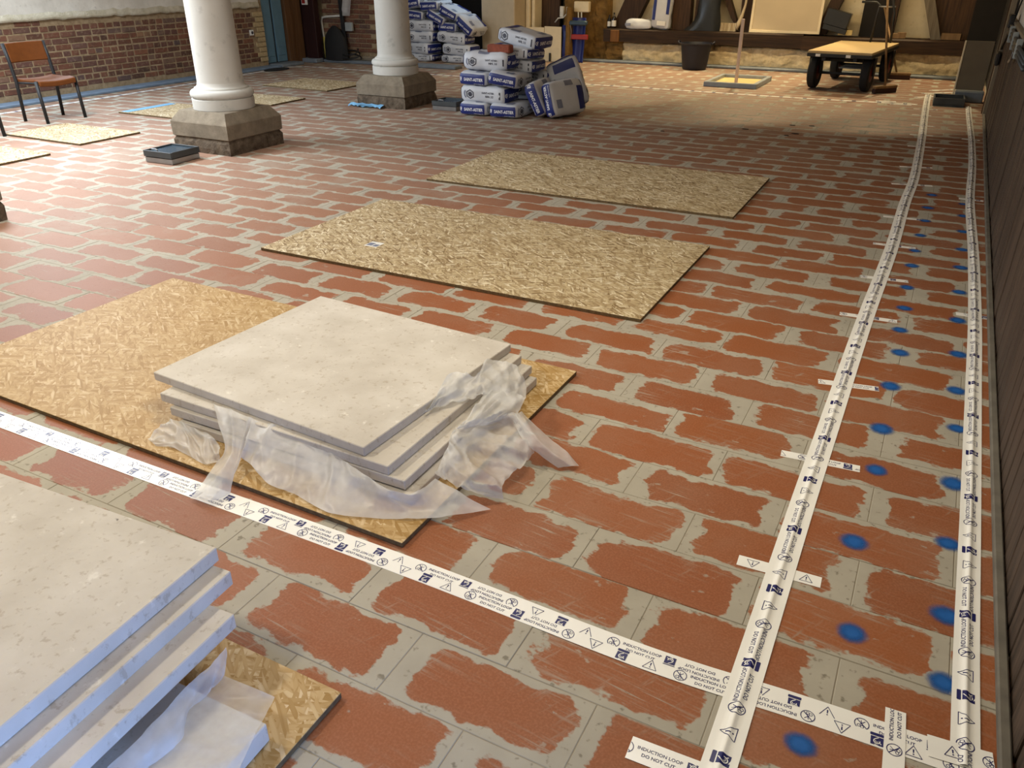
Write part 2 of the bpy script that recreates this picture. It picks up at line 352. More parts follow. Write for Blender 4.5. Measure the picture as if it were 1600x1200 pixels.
floor = struct(MB().box(-11.2, .75, -3.2, 15.0, -.12, -.0018).obj('floor', M['mortar']))
TL, TW = .485, .2049
cover = [(-3.56, -1.13, 1.5, 2.76), (-3.4, -.97, -.3, .96), (-3.5, -1.08, 3.4, 4.66), (-3.56, -1.11, 5.36, 6.6)]
cells = []
for r in range(-4, 64):
    y = 1.024 + (r + .5) * TW
    for c in range(-22, 5):
        x = -.905 + (r % 2) * .2425 + (c + .5) * TL
        if x + TL / 2 < -10.4 or x - TL / 2 > .45 or y > 14.25: continue
        px = [cam_px((x + a * TL / 2, y + b * TW / 2, 0)) for a in (-1, 1) for b in (-1, 1)]
        if min(p[2] for p in px) < .2: continue
        if max(p[0] for p in px) < -60 or min(p[0] for p in px) > 1660 or min(p[1] for p in px) > 1260: continue
        hid = any(a < x - .15 and x + .15 < b and p < y - .06 and y + .06 < q for a, b, p, q in cover)
        clip = x + TL / 2 > .43
        cells.append((y ** 2 + x ** 2 + (1e4 if hid else 0), x, y, clip))
cells.sort()
def tile_mb(mb, x0, x1, y0, y1, z):
    g, b = .0009, .0014; x0 += g; x1 -= g; y0 += g; y1 -= g
    vs = []
    for i, zz in ((0, -.012), (0, z - b), (b, z)):
        vs += [(x0 + i, y0 + i, zz), (x1 - i, y0 + i, zz), (x1 - i, y1 - i, zz), (x0 + i, y1 - i, zz)]
    fs = [(8, 9, 10, 11)]
    for k in (0, 4):
        for j in range(4): fs.append((k + j, k + (j + 1) % 4, k + 4 + (j + 1) % 4, k + 4 + j))
    mb.add(vs, fs)
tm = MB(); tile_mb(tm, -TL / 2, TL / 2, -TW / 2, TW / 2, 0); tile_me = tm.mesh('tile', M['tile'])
field = MB(); n_ind = 0
for d, x, y, clip in cells:
    z = random.uniform(-.0008, .0004)
    if n_ind < 300 and d < 1e4 and not clip:
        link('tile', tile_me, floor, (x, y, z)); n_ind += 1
    else:
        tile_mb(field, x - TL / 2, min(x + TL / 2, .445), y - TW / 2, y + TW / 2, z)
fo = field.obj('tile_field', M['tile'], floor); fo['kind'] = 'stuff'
# blue spray dots that mark the floor between the two cable tapes
dm = MB(); dm.prism([(.05 * math.cos(2 * math.pi * k / 24), .05 * math.sin(2 * math.pi * k / 24)) for k in range(24)], 0, .0003); dot_me = dm.mesh('paint_mark', M['spray'])
for i, (x, y) in enumerate([(.08, 1.74), (.04, 2.13), (.06, 2.57), (.05, 2.87), (.05, 3.25), (.06, 3.61), (.04, 3.88), (.04, 4.18), (.03, 4.5), (.03, 4.89), (.03, 5.19), (.04, 5.54), (.05, 5.91), (.05, 6.27), (.06, 6.67),
             (.295, 1.67), (.295, 1.92), (.29, 2.25), (.295, 2.6), (.30, 3.0), (.29, 3.33), (.29, 3.71), (.28, 4.13), (.28, 4.55), (.28, 4.98), (.28, 5.34), (.28, 5.75), (.28, 6.15), (.27, 6.49), (.02, 1.335)]):
    o = link('paint_mark', dot_me, floor, (x, y, .0006 + .00002 * i)); k = random.uniform(.85, 1.15); o.scale = (k, k * random.uniform(.85, 1.1), 1)
# dark smudges on the shaded tiles
sm = MB(); sm.prism([(.032 * math.cos(2 * math.pi * k / 14) * (1 + .25 * math.sin(3 * k)), .022 * math.sin(2 * math.pi * k / 14)) for k in range(14)], 0, .004); sm_me = sm.mesh('dirt_clod', M['smudge'])
for k, (x, y, sc) in enumerate([(-1.8, 8.74, 1), (-1.29, 8.71, 1.1), (-1.4, 9.19, .8), (-1.21, 9.24, .8), (-1.35, 8.57, .7), (-2.54, 8.24, .6)]):
    o = link('dirt_clod', sm_me, floor, (x, y, 0)); o.scale = (sc, sc, 1)

struct(MB().box(-11.2, .75, -3.2, 15.0, 2.85, 2.95).obj('ceiling', M['plaster']))
struct(MB().box(-11.2, .75, -3.2, -3.05, -.05, 2.85).obj('wall_rear', M['plaster']))
# right wall: plaster above, planks below
wr = struct(MB().box(.47, .75, .95, 15.0, -.05, 2.85).box(.47, .75, -3.05, -.95, -.05, 2.85).box(.47, .75, -.95, .95, -.05, .05).box(.47, .75, -.95, .95, 1.25, 2.85).obj('wall_right', M['plaster']))  # low opening on the camera side added for the blue fill lamp
y = 1.05; k = 0
while y < 10.75:
    wd = random.choice((.085, .1, .11, .125)); zt = 1.0 + random.uniform(-.006, .006)
    MB().bbox(.432 + random.uniform(0, .006), .468, y + .004, y + wd - .004, .0, zt, .003).obj('plank', M['plank'], wr); y += wd
MB().box(.4655, .4695, 1.05, 10.75, 0, 1.0).obj('gap_shade_backing', M['shade_black'], wr)  # added near-black sheet so the plank gaps read as shade
MB().bbox(.425, .47, 1.05, 10.75, 1.005, 1.03, .004).obj('plank_cap', M['batten'], wr)
# the far part of the right wall: batten post and a near-black panel painting in the dark recess
MB().bbox(.40, .47, 10.78, 10.90, 0, 2.2, .006).obj('batten', M['batten'], wr)
MB().bbox(.39, .47, 10.92, 11.0, 0, 2.2, .006).obj('door_post', M['timber'], wr)
MB().box(.46, .469, 11.0, 14.2, 0, 2.4).obj('recess_shade_panel', M['shade_black'], wr)  # flat near-black sheet standing in for the shade of an open recess
struct(MB().bbox(.405, .43, 1.05, 10.75, -.001, .025, .004).obj('baseboard_right', plain('dusty_grey_filler', (104, 98, 88), .85, vary=.2, scale=14)))

# left wall: bricks below a ragged plaster edge
wl = struct(MB().box(-10.75, -10.365, -3.05, 10.9, -.05, 1.22).box(-10.75, -10.365, -3.05, 3.2, 1.22, 2.85).box(-10.75, -10.365, 8.0, 10.9, 1.22, 2.85).box(-10.75, -10.365, 3.2, 8.0, 2.5, 2.85).obj('wall_left', M['wall_mortar']))
bme = []
for L in (.218, .104):
    b = MB().bbox(-.03, .012, -L / 2, L / 2, -.0305, .0305, .005); bme.append(b.mesh('brick', M['brick']))
zc = .135; row = 0; nb = 0
while zc < .93:
    yy = 5.5 + (.0 if row % 2 else .057) ; kk = 0
    while yy < 10.62:
        head = random.random() < (.75 if row % 2 else .15)
        L = .104 if head else .218
        ym = yy + L / 2
        top = .885 + .05 * mnoise.noise(Vector((ym * 1.7, 0, 0)))
        if zc < top and nb < 300:
            o = link('brick', bme[1 if head else 0], wl, (-10.370 + random.uniform(-.005, .004), ym, zc + random.uniform(-.003, .003))); nb += 1
            o.rotation_euler = (random.uniform(-.012, .012), 0, random.uniform(-.02, .02))
        yy += L + .017
    zc += .0765; row += 1
bq = MB().bbox(-.03, .016, -.1, .1, -.034, .034, .004).mesh('quoin_brick', plain('pale_cream_brick', (176, 156, 118), .85, vary=.12, scale=20, bump=.3))
for i in range(10):
    o = link('quoin_brick', bq, wl, (-10.362, 10.78 if i % 2 else 10.81, .135 + i * .0765)); o.scale = (1, 1.1 if i % 2 else .8, 1)
# ragged plaster above the bricks
rows = []; ys = [5.0 + i * .06 for i in range(98)]
def rag(y): return .925 + .045 * mnoise.noise(Vector((y * 2.3, 3, 0))) + .03 * mnoise.noise(Vector((y * 9, 1, 0)))
pl = MB(); pr = MB()
prof = [(-10.36, 0), (-10.325, .004), (-10.32, .03), (-10.33, .06), (-10.345, .1)]
pr.grid([[(a + .006 * mnoise.noise(Vector((yy * 8, z * 30, 2))), yy, rag(yy) + z) for yy in ys] for a, z in prof])
pr.obj('ragged_plaster_edge', M['plaster_rough'], wl, smooth=True)
pl.grid([[(a, yy, z if z else rag(yy) + .085) for yy in ys] for a, z in ((-10.36, 0), (-10.34, 0), (-10.34, 1.15), (-10.34, 1.22), (-10.4, 1.225))])
pl.obj('limewash_coat', M['plaster'], wl)
MB().bbox(-10.36, -10.33, 10.55, 10.62, .52, .6, .002).obj('marker_plate', M['sign'], wl)
MB().lathe([(.0, 0), (.024, 0), (.024, .002), (0.0, .002)], n=18, M=Matrix.Translation((-10.3295, 10.585, .56)) @ Matrix.Rotation(math.pi / 2, 4, 'Y'), cap=False).obj('marker_ring', M['greyprint'], wl)
struct(MB().bbox(-10.37, -10.12, -3.0, 10.95, -.001, .035, .008).obj('baseboard_left', plain('blue_grey_membrane', (112, 130, 150), .55, vary=.15, bump=.2)))

# end of the left wall: blue-grey door, brown frame, dark red door leaf
d1 = struct(thing('door_1', 'blue grey painted double door at the end of the brick wall', 'door'))
del d1['category']
MB().bbox(-10.42, -10.38, 10.92, 11.12, .06, 2.2, .004).obj('door_leaf', M['door_blue'], d1)
MB().bbox(-10.42, -10.38, 11.17, 11.4, .06, 2.2, .004).obj('door_leaf', M['door_blue'], d1)
MB().box(-10.46, -10.42, 10.9, 11.45, .02, 2.25).obj('door_rebate', M['timber'], d1)
for yy in (10.93, 11.18):
    MB().bbox(-10.385, -10.372, yy + .02, yy + .17, .16, .3, .003).obj('door_panel', M['door_blue'], d1)
MB().bbox(-10.46, -10.33, 11.42, 11.58, 0, 2.3, .01).bbox(-10.46, -10.36, 11.58, 11.86, 0, 2.3, .01).obj('door_frame', M['door_brown'], d1)
MB().bbox(-10.5, -10.1, 10.95, 11.5, .0, .05, .01).obj('threshold', M['kerb'], d1)
wbl = struct(MB().box(-10.9, -8.95, 12.13, 12.35, -.05, 2.85).box(-10.9, -10.46, 10.9, 12.13, -.05, 2.85).obj('wall_back_left', M['wall_mortar']))
d2 = struct(thing('door_2', 'dark red wooden door with a small red and white notice', 'door')); del d2['category']
MB().bbox(-10.62, -10.32, 11.88, 11.93, .08, 2.2, .006).obj('door_leaf', M['door_dark'], d2)
MB().bbox(-10.31, -10.06, 11.84, 11.98, .06, 2.2, .01).obj('door_frame', M['door_dark'], d2)
MB().bbox(-10.30, -10.17, 11.828, 11.838, .93, 1.1, .001).obj('notice', M['sign'], d2)
MB().box(-10.29, -10.22, 11.8265, 11.828, .95, 1.03).obj('notice_print', M['red'], d2)
MB().bbox(-10.4, -10.04, 11.75, 11.95, 0, .07, .01).obj('threshold', M['kerb'], d2)
zc = .21; row = 0
while zc < 1.1:
    x = -10.0 + (row % 2) * .11
    while x < -9.0:
        o = link('brick', bme[0], wbl, (x, 12.128, zc)); o.rotation_euler = (0, 0, -math.pi / 2); x += .23
    zc += .0765; row += 1
struct(MB().bbox(-10.05, -7.3, 11.95, 12.2, -.001, .05, .012).obj('baseboard_back', M['kerb']))
MB().bbox(-10.05, -9.0, 12.06, 12.14, .04, .12, .02).obj('stone_footing', M['plinth'], wbl)

# alcove with the far stack of sacks, pale pier, dark doorway
struct(MB().box(-9.1, -6.3, 14.55, 14.7, -.05, 2.85).box(-9.15, -8.95, 12.2, 14.55, -.05, 2.85).obj('wall_back', M['shade_black']))
pier = struct(MB().bbox(-7.63, -6.97, 13.45, 13.95, -.05, 2.85, .015).obj('wall_pier', plain('pale_painted_pier', (186, 172, 148), .8, vary=.05)))
MB().bbox(-6.96, -6.88, 13.86, 14.2, 0, 2.6, .01).bbox(-6.86, -6.80, 13.9, 14.2, 0, 2.6, .01).obj('door_casing', M['cream'], pier)
d3 = struct(thing('door_3', 'dark brown doorway beside the pale pier', 'door')); del d3['category']
MB().bbox(-6.95, -6.45, 14.2, 14.25, 0, 2.2, .008).obj('door_leaf', M['timber'], d3)

# far wall
wf = struct(MB().box(-6.5, .6, 14.47, 14.7, -.05, 2.85).obj('wall_far', M['far_plaster']))
def rubble(name, x0, x1, z0, zt, mat, yf, amp=.03, nx=90, nz=10, seed=0):
    mb = MB(); rws = []
    for j in range(nz + 1):
        rw_ = []
        for i in range(nx + 1):
            x = x0 + (x1 - x0) * i / nx; zmax = zt(x) if callable(zt) else zt; z = z0 + (zmax - z0) * j / nz
            n = mnoise.noise(Vector((x * 5, z * 11, seed))) + .6 * mnoise.noise(Vector((x * 15, z * 25, seed + 4)))
            rw_.append((x, yf - amp * n + (.03 if j == nz else 0), z))
        rws.append(rw_)
    rws.append([(p[0], 14.5, p[2]) for p in rws[-1]])
    mb.grid(rws); return mb.obj(name, mat, wf, smooth=True)
rubble('stone_base', -5.25, -2.4, -.01, .335, M['far_stone'], 14.22, .045, 120, 14)
rubble('stone_base', -3.5, .42, -.01, lambda x: .33 + .06 * mnoise.noise(Vector((x * 1.3, 0, 9))) + (.09 if x > -.15 else 0), M['far_stone'], 14.21, .05, 130, 14, 5)
rubble('rough_render', -6.35, -5.22, -.01, lambda x: 2.0 if x < -5.75 else (1.5 if x < -5.55 else .42), M['brown_stone'], 14.20, .05, 60, 40, 8)
# sill beam: three lengths of timber
for x0, x1, za, zb in ((-5.55, -4.15, .34, .55), (-4.16, -2.2, .345, .555), (-2.21, .42, .33, .53)):
    mb = MB(); n = 24; sec = []
    for i in range(n + 1):
        x = x0 + (x1 - x0) * i / n; a = .012 * mnoise.noise(Vector((x * 3, 1, 0))); b = .02 * mnoise.noise(Vector((x * 2.2, 6, 0)))
        sec.append([(x, 14.10 + a, za + b), (x, 14.09 + a, zb - .02), (x, 14.11 + a, zb), (x, 14.5, zb), (x, 14.5, za + b)])
    mb.grid(sec); m_ = [tuple(p) for p in sec[0]]; mb.add(m_, [(0, 1, 2, 3, 4)]); mb.add([tuple(p) for p in sec[-1]], [(4, 3, 2, 1, 0)])
    mb.grid([[s_[4] for s_ in sec], [s_[0] for s_ in sec]])
    mb.obj('sill_beam', M['timber_x'], wf)
MB().bbox(-5.42, -5.26, 14.07, 14.12, .34, .53, .008).obj('oak_block', wood_material('lighter_oak', (104, 66, 30), (130, 88, 44), 'z'), wf)
def beam(name, pts, t, mat, y0=14.28, y1=14.46):
    # pts: quad in (x, z)
    mb = MB(); mb.prism([(x, z) for x, z in pts], -y1, -y0, M=Matrix.Rotation(math.pi / 2, 4, 'X')); return mb.obj(name, mat, wf)
Z2 = 2.4
beam('timber_brace', [(-5.47, .55), (-5.08, .55), (-4.0 - .2, Z2), (-4.62, Z2)], 0, M['timber'])
beam('timber_post', [(-4.39, .55), (-4.09, .55), (-4.12, Z2), (-4.42, Z2)], 0, M['timber'])
beam('timber_post', [(-3.25, .55), (-3.06, .55), (-3.08, Z2), (-3.30, Z2)], 0, M['timber'])
beam('timber_post', [(-4.02, .55), (-3.96, .55), (-3.90, Z2), (-3.98, Z2)], 0, M['timber'])
beam('timber_brace', [(-3.42, .75), (-3.25, .55), (-3.9, 2.0), (-4.0, 1.9)], 0, M['timber'], 14.32)
beam('timber_post', [(-2.06, .55), (-1.9, .55), (-1.72, 1.06), (-1.9, 1.06), ], 0, M['timber'])
beam('timber_post', [(-1.42, .53), (-.98, .53), (-.96, Z2), (-1.40, Z2)], 0, M['shade_black'], 14.36)  # flat near-black panel filling the dark door zone, not a post
beam('timber_post', [(-1.0, .53), (-.93, .53), (-.89, Z2), (-.95, Z2)], 0, M['timber'])
beam('grey_brace', [(-.40, .53), (-.26, .53), (-.93, Z2), (-1.1, Z2)], 0, M['timber_grey'], 14.24)
beam('timber_panel', [(-.28, .53), (.1, .53), (.1, Z2), (-.9, Z2)], 0, M['timber'], 14.34)
beam('recess_shade_paint', [(.08, .5), (.46, .5), (.46, Z2), (.1, Z2)], 0, M['shade_black'], 14.2)  # near-black slab painting in the shade of the corner recess
struct(MB().bbox(-6.2, .42, 14.05, 14.24, -.001, .045, .014).obj('baseboard_far', M['kerb']))
# ------------------------------------------------------------------ columns
def column(x, y, label):
    t = thing('stone_column', label, 'column', (x, y, 0), 0, 'row of round columns on square plinths')
    mb = MB(); ring = []
    n = 12
    for z, h in ((-.004, .345), (.05, .352), (.10, .348), (.128, .335), (.135, .33)):
        lp = []
        for s in range(4):
            for i in range(n):
                u = -1 + 2 * i / n; p = ((u, -1), (1, u), (-u, 1), (-1, -u))[s]
                k = 1 + .03 * mnoise.noise(Vector((p[0] * 4 + x, p[1] * 4 + y, z * 22)))
                lp.append((p[0] * h * k, p[1] * h * k, z))
        ring.append(lp)
    m = len(ring[0]); vs = [p for l in ring for p in l]
    mb.add(vs, [(a * m + i, a * m + (i + 1) % m, (a + 1) * m + (i + 1) % m, (a + 1) * m + i) for a in range(len(ring) - 1) for i in range(m)] + [tuple(range((len(ring) - 1) * m, len(ring) * m))])
    mb.obj('footing', M['plinth_raw'], t)
    mb = MB(); prof = [(.335, .13), (.35, .14), (.352, .262), (.347, .272), (.285, .355), (.27, .36)]; vs = []
    for h, z in prof: vs += [(-h, -h, z), (h, -h, z), (h, h, z), (-h, h, z)]
    fs = [(a * 4 + i, a * 4 + (i + 1) % 4, a * 4 + 4 + (i + 1) % 4, a * 4 + 4 + i) for a in range(len(prof) - 1) for i in range(4)] + [(3, 2, 1, 0), tuple(range(20, 24))]
    mb.add(vs, fs).obj('plinth', M['plinth'], t)
    o = MB().lathe([(.262, .355), (.277, .362), (.278, .45), (.268, .455)], n=48).obj('base_drum', M['column'], t); smooth_by_angle(o, 40)
    pr = [(.262, .452)] + [(.255 + .03 * math.cos(a), .492 + .036 * math.sin(a)) for a in [(-1.3 + 2.6 * i / 10) for i in range(11)]] + [(.245, .532), (.24, .545), (.222, .552), (.212, .565), (.206, .59)]
    o = MB().lathe(pr, n=48).obj('base_moulding', M['column'], t); smooth_by_angle(o, 40)
    o = MB().lathe([(.206, .58), (.203, .8), (.200, 1.2), (.19, 2.3), (.185, 2.86)], n=48, cap=False).obj('shaft', M['column'], t, smooth=True)
    return t
column(-5.985, 5.64, 'pale round column on grey stone plinth beside the steel access box, nearest whole column')
column(-6.06, 8.53, 'pale round column on stone plinth standing before the sacks against the back alcove')
column(-5.86, 2.76, 'column whose stone plinth just shows at the left edge of the view')

# ------------------------------------------------------------------ boards on the floor
def board(x0, x1, y0, y1, label, rz=0, mat='osb', z=.001, th=.018):
    cx, cy = (x0 + x1) / 2, (y0 + y1) / 2; hx, hy = (x1 - x0) / 2, (y1 - y0) / 2
    me = MB().bbox(-hx, hx, -hy, hy, 0, th, .0012).mesh('chipboard_sheet', M[mat]); me.materials.append(M['osb_edge'])
    for p in me.polygons:
        if abs(p.normal.z) < .5: p.material_index = 1
    o = link('chipboard_sheet', me, None, (cx, cy, z)); o.rotation_euler = (0, 0, rz)
    return tag(o, label, 'board', 'strand boards laid on the tiles')
board(-3.558, -1.14, 1.497, 2.765, 'large strand board under the white stone slabs and crumpled film', -.010, 'osb_warm')
b2 = board(-3.497, -1.08, 3.398, 4.662, 'strand board with a small printed label, middle of the three large ones', .002)
board(-3.567, -1.113, 5.345, 6.588, 'farthest large strand board, lying plain and bare before the sacks', .008)
board(-3.39, -.963, -.28, .968, 'strand board under the nearest stone slab stack, only one corner showing', 0, 'osb_warm')
board(-8.46, -7.31, 5.0, 5.70, 'small strand board lying right in front of the brown chair')
board(-8.5, -7.165, 4.05, 4.59, 'small strand board cut off by the left edge of the view')
bl = board(-8.60, -7.40, 6.47, 7.24, 'small strand board with pale blue strip along one end')
board(-8.55, -7.35, 7.67, 8.31, 'small strand board half hidden behind the nearest column')
board(-8.74, -7.52, 9.0, 9.88, 'small strand board before the dark red door, farthest of the small ones', -.05)
st = MB().bbox(-8.58, -8.46, 6.49, 7.2, .0195, .0215, .0008).obj('plastic_strip', M['skyblue']); tag(st, 'pale blue plastic strip lying along the end of a small board', 'strip')
st = MB().grid([[(-6.5 + .045 * i, 8.10 + .02 * math.sin(i), .003 + .02 * abs(math.sin(i * 1.7 + j))) for i in range(12)] for j in (0, 1)] + [[(-6.5 + .045 * i, 8.16, .04 + .006 * math.sin(i * 2)) for i in range(12)]]).obj('film_scrap', M['skyblue'], smooth=True); tag(st, 'pale blue strip of film at the foot of the second column', 'film')
MB().box(-.055, .035, -.045, .045, .0182, .0187, Matrix.Translation((-.62, -.27, 0))).obj('sticker', M['sign'], b2)
MB().box(-.05, -.01, -.03, .02, .0187, .0190, Matrix.Translation((-.62, -.27, 0))).box(-.002, .03, -.035, .005, .0187, .0190, Matrix.Translation((-.62, -.27, 0))).obj('sticker_print', M['midgrey'], b2)

# ------------------------------------------------------------------ stone slabs
def slab(cx, cy, z, rz, label, w=1.04, d=.912, t=.0345, mat='stone', group='pale stone slabs in two stacks'):
    o = MB().bbox(-w / 2, w / 2, -d / 2, d / 2, 0, t, .0025).obj('stone_slab', M[mat], None, loc=(cx, cy, z)); o.rotation_euler = (0, 0, rz)
    return tag(o, label, 'slab', group)
slab(-1.906, 2.165, .1305, -.062, 'top stone slab of the stack in the middle of the floor, flat and bare')
slab(-1.83, 2.128, .0955, -.012, 'second slab down in the middle stack, sticking out to one side')
slab(-1.775, 2.118, .0605, .003, 'third slab down in the middle stack, corner wrapped in film')
slab(-1.735, 2.105, .0205, .005, 'lowest slab of the middle stack, mostly hidden under film', w=1.02, d=.91)
slab(-1.866, .548, .2085, .055, 'top slab of the nearest stack, cut off by the corner of the view', t=.042)
slab(-1.812, .532, .166, .055, 'second slab down in the nearest stack, edge lit blue', t=.042)
slab(-1.735, .457, .1265, .05, 'third slab down in the nearest stack with a bright beige rim', t=.042)
slab(-1.86, .44, .0785, .05, 'hidden slab set back under the third one of the nearest stack', t=.046)
slab(-1.525, .32, .021, .03, 'lowest grey slab of the nearest stack, covered with foam film', t=.053)

# ------------------------------------------------------------------ plastic film sheets
FILM={'tail':[[(-2.1,1.701,0.135),(-1.997,1.693,0.14),(-1.902,1.686,0.135)],[(-2.001,1.624,0.115),(-1.927,1.638,0.12),(-1.885,1.64,0.1)],[(-1.919,1.56,0.07),(-1.87,1.555,0.085),(-1.854,1.566,0.06)],[(-1.919,1.488,0.035),(-1.841,1.474,0.06),(-1.832,1.512,0.035)],[(-1.901,1.418,0.02),(-1.824,1.417,0.04),(-1.815,1.474,0.02)],[(-1.891,1.366,0.008),(-1.806,1.376,0.02),(-1.796,1.446,0.008)]],
'drape':[[(-1.902,1.686,0.135),(-1.812,1.698,0.13),(-1.768,1.721,0.13),(-1.645,1.699,0.115),(-1.529,1.67,0.105),(-1.42,1.646,0.095),(-1.285,1.613,0.085),(-1.209,1.641,0.075),(-1.192,1.744,0.075)],[(-1.872,1.628,0.11),(-1.796,1.63,0.105),(-1.722,1.641,0.1),(-1.615,1.626,0.09),(-1.506,1.614,0.08),(-1.405,1.606,0.075),(-1.277,1.599,0.06),(-1.189,1.645,0.055),(-1.136,1.749,0.055)],[(-1.857,1.589,0.085),(-1.792,1.586,0.075),(-1.703,1.571,0.06),(-1.601,1.565,0.05),(-1.496,1.555,0.045),(-1.396,1.557,0.04),(-1.255,1.589,0.035),(-1.157,1.647,0.03),(-1.068,1.753,0.03)],[(-1.854,1.566,0.06),(-1.804,1.557,0.05),(-1.695,1.52,0.03),(-1.59,1.522,0.025),(-1.497,1.506,0.022),(-1.394,1.503,0.022),(-1.224,1.57,0.022),(-1.106,1.641,0.022),(-0.999,1.762,0.008)]],
'crumple':[[(-1.21,1.771,0.07),(-1.23,1.886,0.1),(-1.245,1.962,0.125),(-1.187,2.074,0.125),(-1.116,2.171,0.12)],[(-1.145,1.764,0.06),(-1.148,1.832,0.1),(-1.197,1.948,0.095),(-1.154,2.082,0.085),(-1.065,2.131,0.11)],[(-1.078,1.771,0.04),(-1.079,1.827,0.075),(-1.142,1.955,0.055),(-1.061,2.012,0.085),(-1.041,2.124,0.06)],[(-0.987,1.825,0.008),(-1.001,1.843,0.045),(-1.013,1.934,0.03),(-0.997,1.986,0.04),(-1.013,2.102,0.022)]],
'arm':[[(-1.119,2.137,0.11),(-1.11,2.149,0.125),(-1.109,2.193,0.11)],[(-1.046,2.079,0.07),(-1.022,2.094,0.095),(-1.018,2.162,0.08)],[(-0.981,2.073,0.035),(-0.949,2.087,0.06),(-0.931,2.142,0.045)],[(-0.909,2.075,0.006),(-0.872,2.083,0.018),(-0.849,2.119,0.006)]],
'tuft':[[(-1.39,1.998,0.136),(-1.347,2.078,0.138),(-1.294,2.148,0.138),(-1.261,2.193,0.14),(-1.176,2.196,0.115),(-1.151,2.307,0.09)],[(-1.384,1.998,0.14),(-1.364,2.127,0.165),(-1.31,2.209,0.155),(-1.294,2.276,0.165),(-1.22,2.331,0.13),(-1.184,2.377,0.1)],[(-1.383,2.004,0.14),(-1.409,2.215,0.19),(-1.327,2.249,0.175),(-1.355,2.386,0.18),(-1.272,2.447,0.15),(-1.216,2.425,0.12)]],
'ridge':[[(-1.249,1.969,0.12),(-1.205,2.014,0.118),(-1.165,2.079,0.11),(-1.117,2.173,0.1)],[(-1.237,1.991,0.132),(-1.209,2.058,0.135),(-1.164,2.116,0.135),(-1.118,2.195,0.12)],[(-1.269,2.207,0.142),(-1.257,2.273,0.14),(-1.205,2.302,0.12),(-1.146,2.301,0.1)]],
'scrap':[[(-2.286,1.541,0.022),(-2.291,1.599,0.035),(-2.269,1.649,0.05),(-2.171,1.643,0.05),(-2.062,1.63,0.05),(-1.981,1.595,0.045)],[(-2.257,1.533,0.021),(-2.22,1.57,0.03),(-2.161,1.588,0.045),(-2.098,1.585,0.03),(-2.022,1.574,0.04),(-1.958,1.569,0.035)],[(-2.229,1.525,0.02),(-2.165,1.542,0.021),(-2.076,1.531,0.022),(-2.011,1.521,0.021),(-1.973,1.523,0.021),(-1.946,1.554,0.021)]],
'hang':[[(-1.206,0.875,0.132),(-1.199,0.82,0.132),(-1.199,0.759,0.132),(-1.189,0.652,0.132),(-1.182,0.538,0.132)],[(-1.198,0.864,0.11),(-1.19,0.801,0.11),(-1.184,0.745,0.11),(-1.162,0.659,0.11),(-1.17,0.562,0.11)],[(-1.192,0.843,0.08),(-1.187,0.786,0.08),(-1.186,0.728,0.08),(-1.145,0.671,0.08),(-1.156,0.586,0.08)]],
'foam':[[(-1.193,0.843,0.079),(-1.198,0.768,0.079),(-1.187,0.673,0.079),(-1.186,0.571,0.079)],[(-1.14,0.846,0.079),(-1.136,0.774,0.079),(-1.129,0.695,0.079),(-1.116,0.615,0.079)],[(-1.099,0.853,0.072),(-1.071,0.776,0.079),(-1.054,0.707,0.079),(-1.041,0.646,0.079)],[(-1.066,0.865,0.055),(-1.036,0.804,0.072),(-1.015,0.75,0.079),(-0.986,0.675,0.079)]]}

def sheet(name, g, parent, amp=.006, sub=7, seed=0, freq=14, fu=1.3, fv=.45, crease=.012, mat='film'):
    nr, nc = len(g), len(g[0])
    def cr(p, t):
        n = len(p); i = min(int(t), n - 2); f = t - i
        a, b, c, d = p[max(i - 1, 0)], p[i], p[i + 1], p[min(i + 2, n - 1)]
        return .5 * ((2 * b) + (c - a) * f + (2 * a - 5 * b + 4 * c - d) * f * f + (3 * b - a - 3 * c + d) * f ** 3)
    G = [[Vector(p) for p in r] for r in g]
    cols = [[cr(r, k / sub) for k in range((nc - 1) * sub + 1)] for r in G]
    out = []
    for j in range((nr - 1) * sub + 1):
        out.append([cr([c[k] for c in cols], j / sub) for k in range(len(cols[0]))])
    for j, r in enumerate(out):
        for k, p in enumerate(r):
            cr_ = 1 - abs(mnoise.noise(Vector((k / sub * fu + seed, j / sub * fv, seed)))) * 2.2; cr_ = max(0, cr_) ** 2
            q = p * freq; n = abs(mnoise.noise(Vector((q.x + seed, q.y, q.z)))) - .25; n2 = mnoise.noise(q * 2.7 + Vector((seed, 3, 1)))
            fl = min(1, max(0, (p.z - .006) / .03))
            p += Vector((.35 * n, -.6 * n, .9 * n + .3 * n2)) * amp * 1.2 * fl + Vector((.3, -.5, .8)) * cr_ * crease * fl
            p.z = max(p.z, .0045)
    o = MB().grid(out).obj(name, M[mat], parent, smooth=True)
    return o
f1 = thing('packing_film', 'crumpled milky plastic film spilling around the middle slab stack', 'film')
for i, k in enumerate(('tail', 'drape', 'crumple', 'arm', 'tuft', 'ridge', 'scrap')):
    sheet('film_fold', FILM[k], f1, .016 if k in ('crumple', 'tuft', 'ridge') else .009, 9, i * 5, 16 if k in ('crumple', 'tuft') else 11, *((1.6, 1.3, .022) if k in ('crumple', 'tuft', 'ridge', 'scrap') else (1.1, .4, .014)))
f2 = thing('foam_film', 'translucent foam film hanging from the nearest slab stack', 'film')
sheet('film_fold', FILM['hang'], f2, .006, 8, 41, 9, mat='foam'); sheet('film_fold', FILM['foam'], f2, .002, 8, 55, 8, crease=.006, mat='foam')

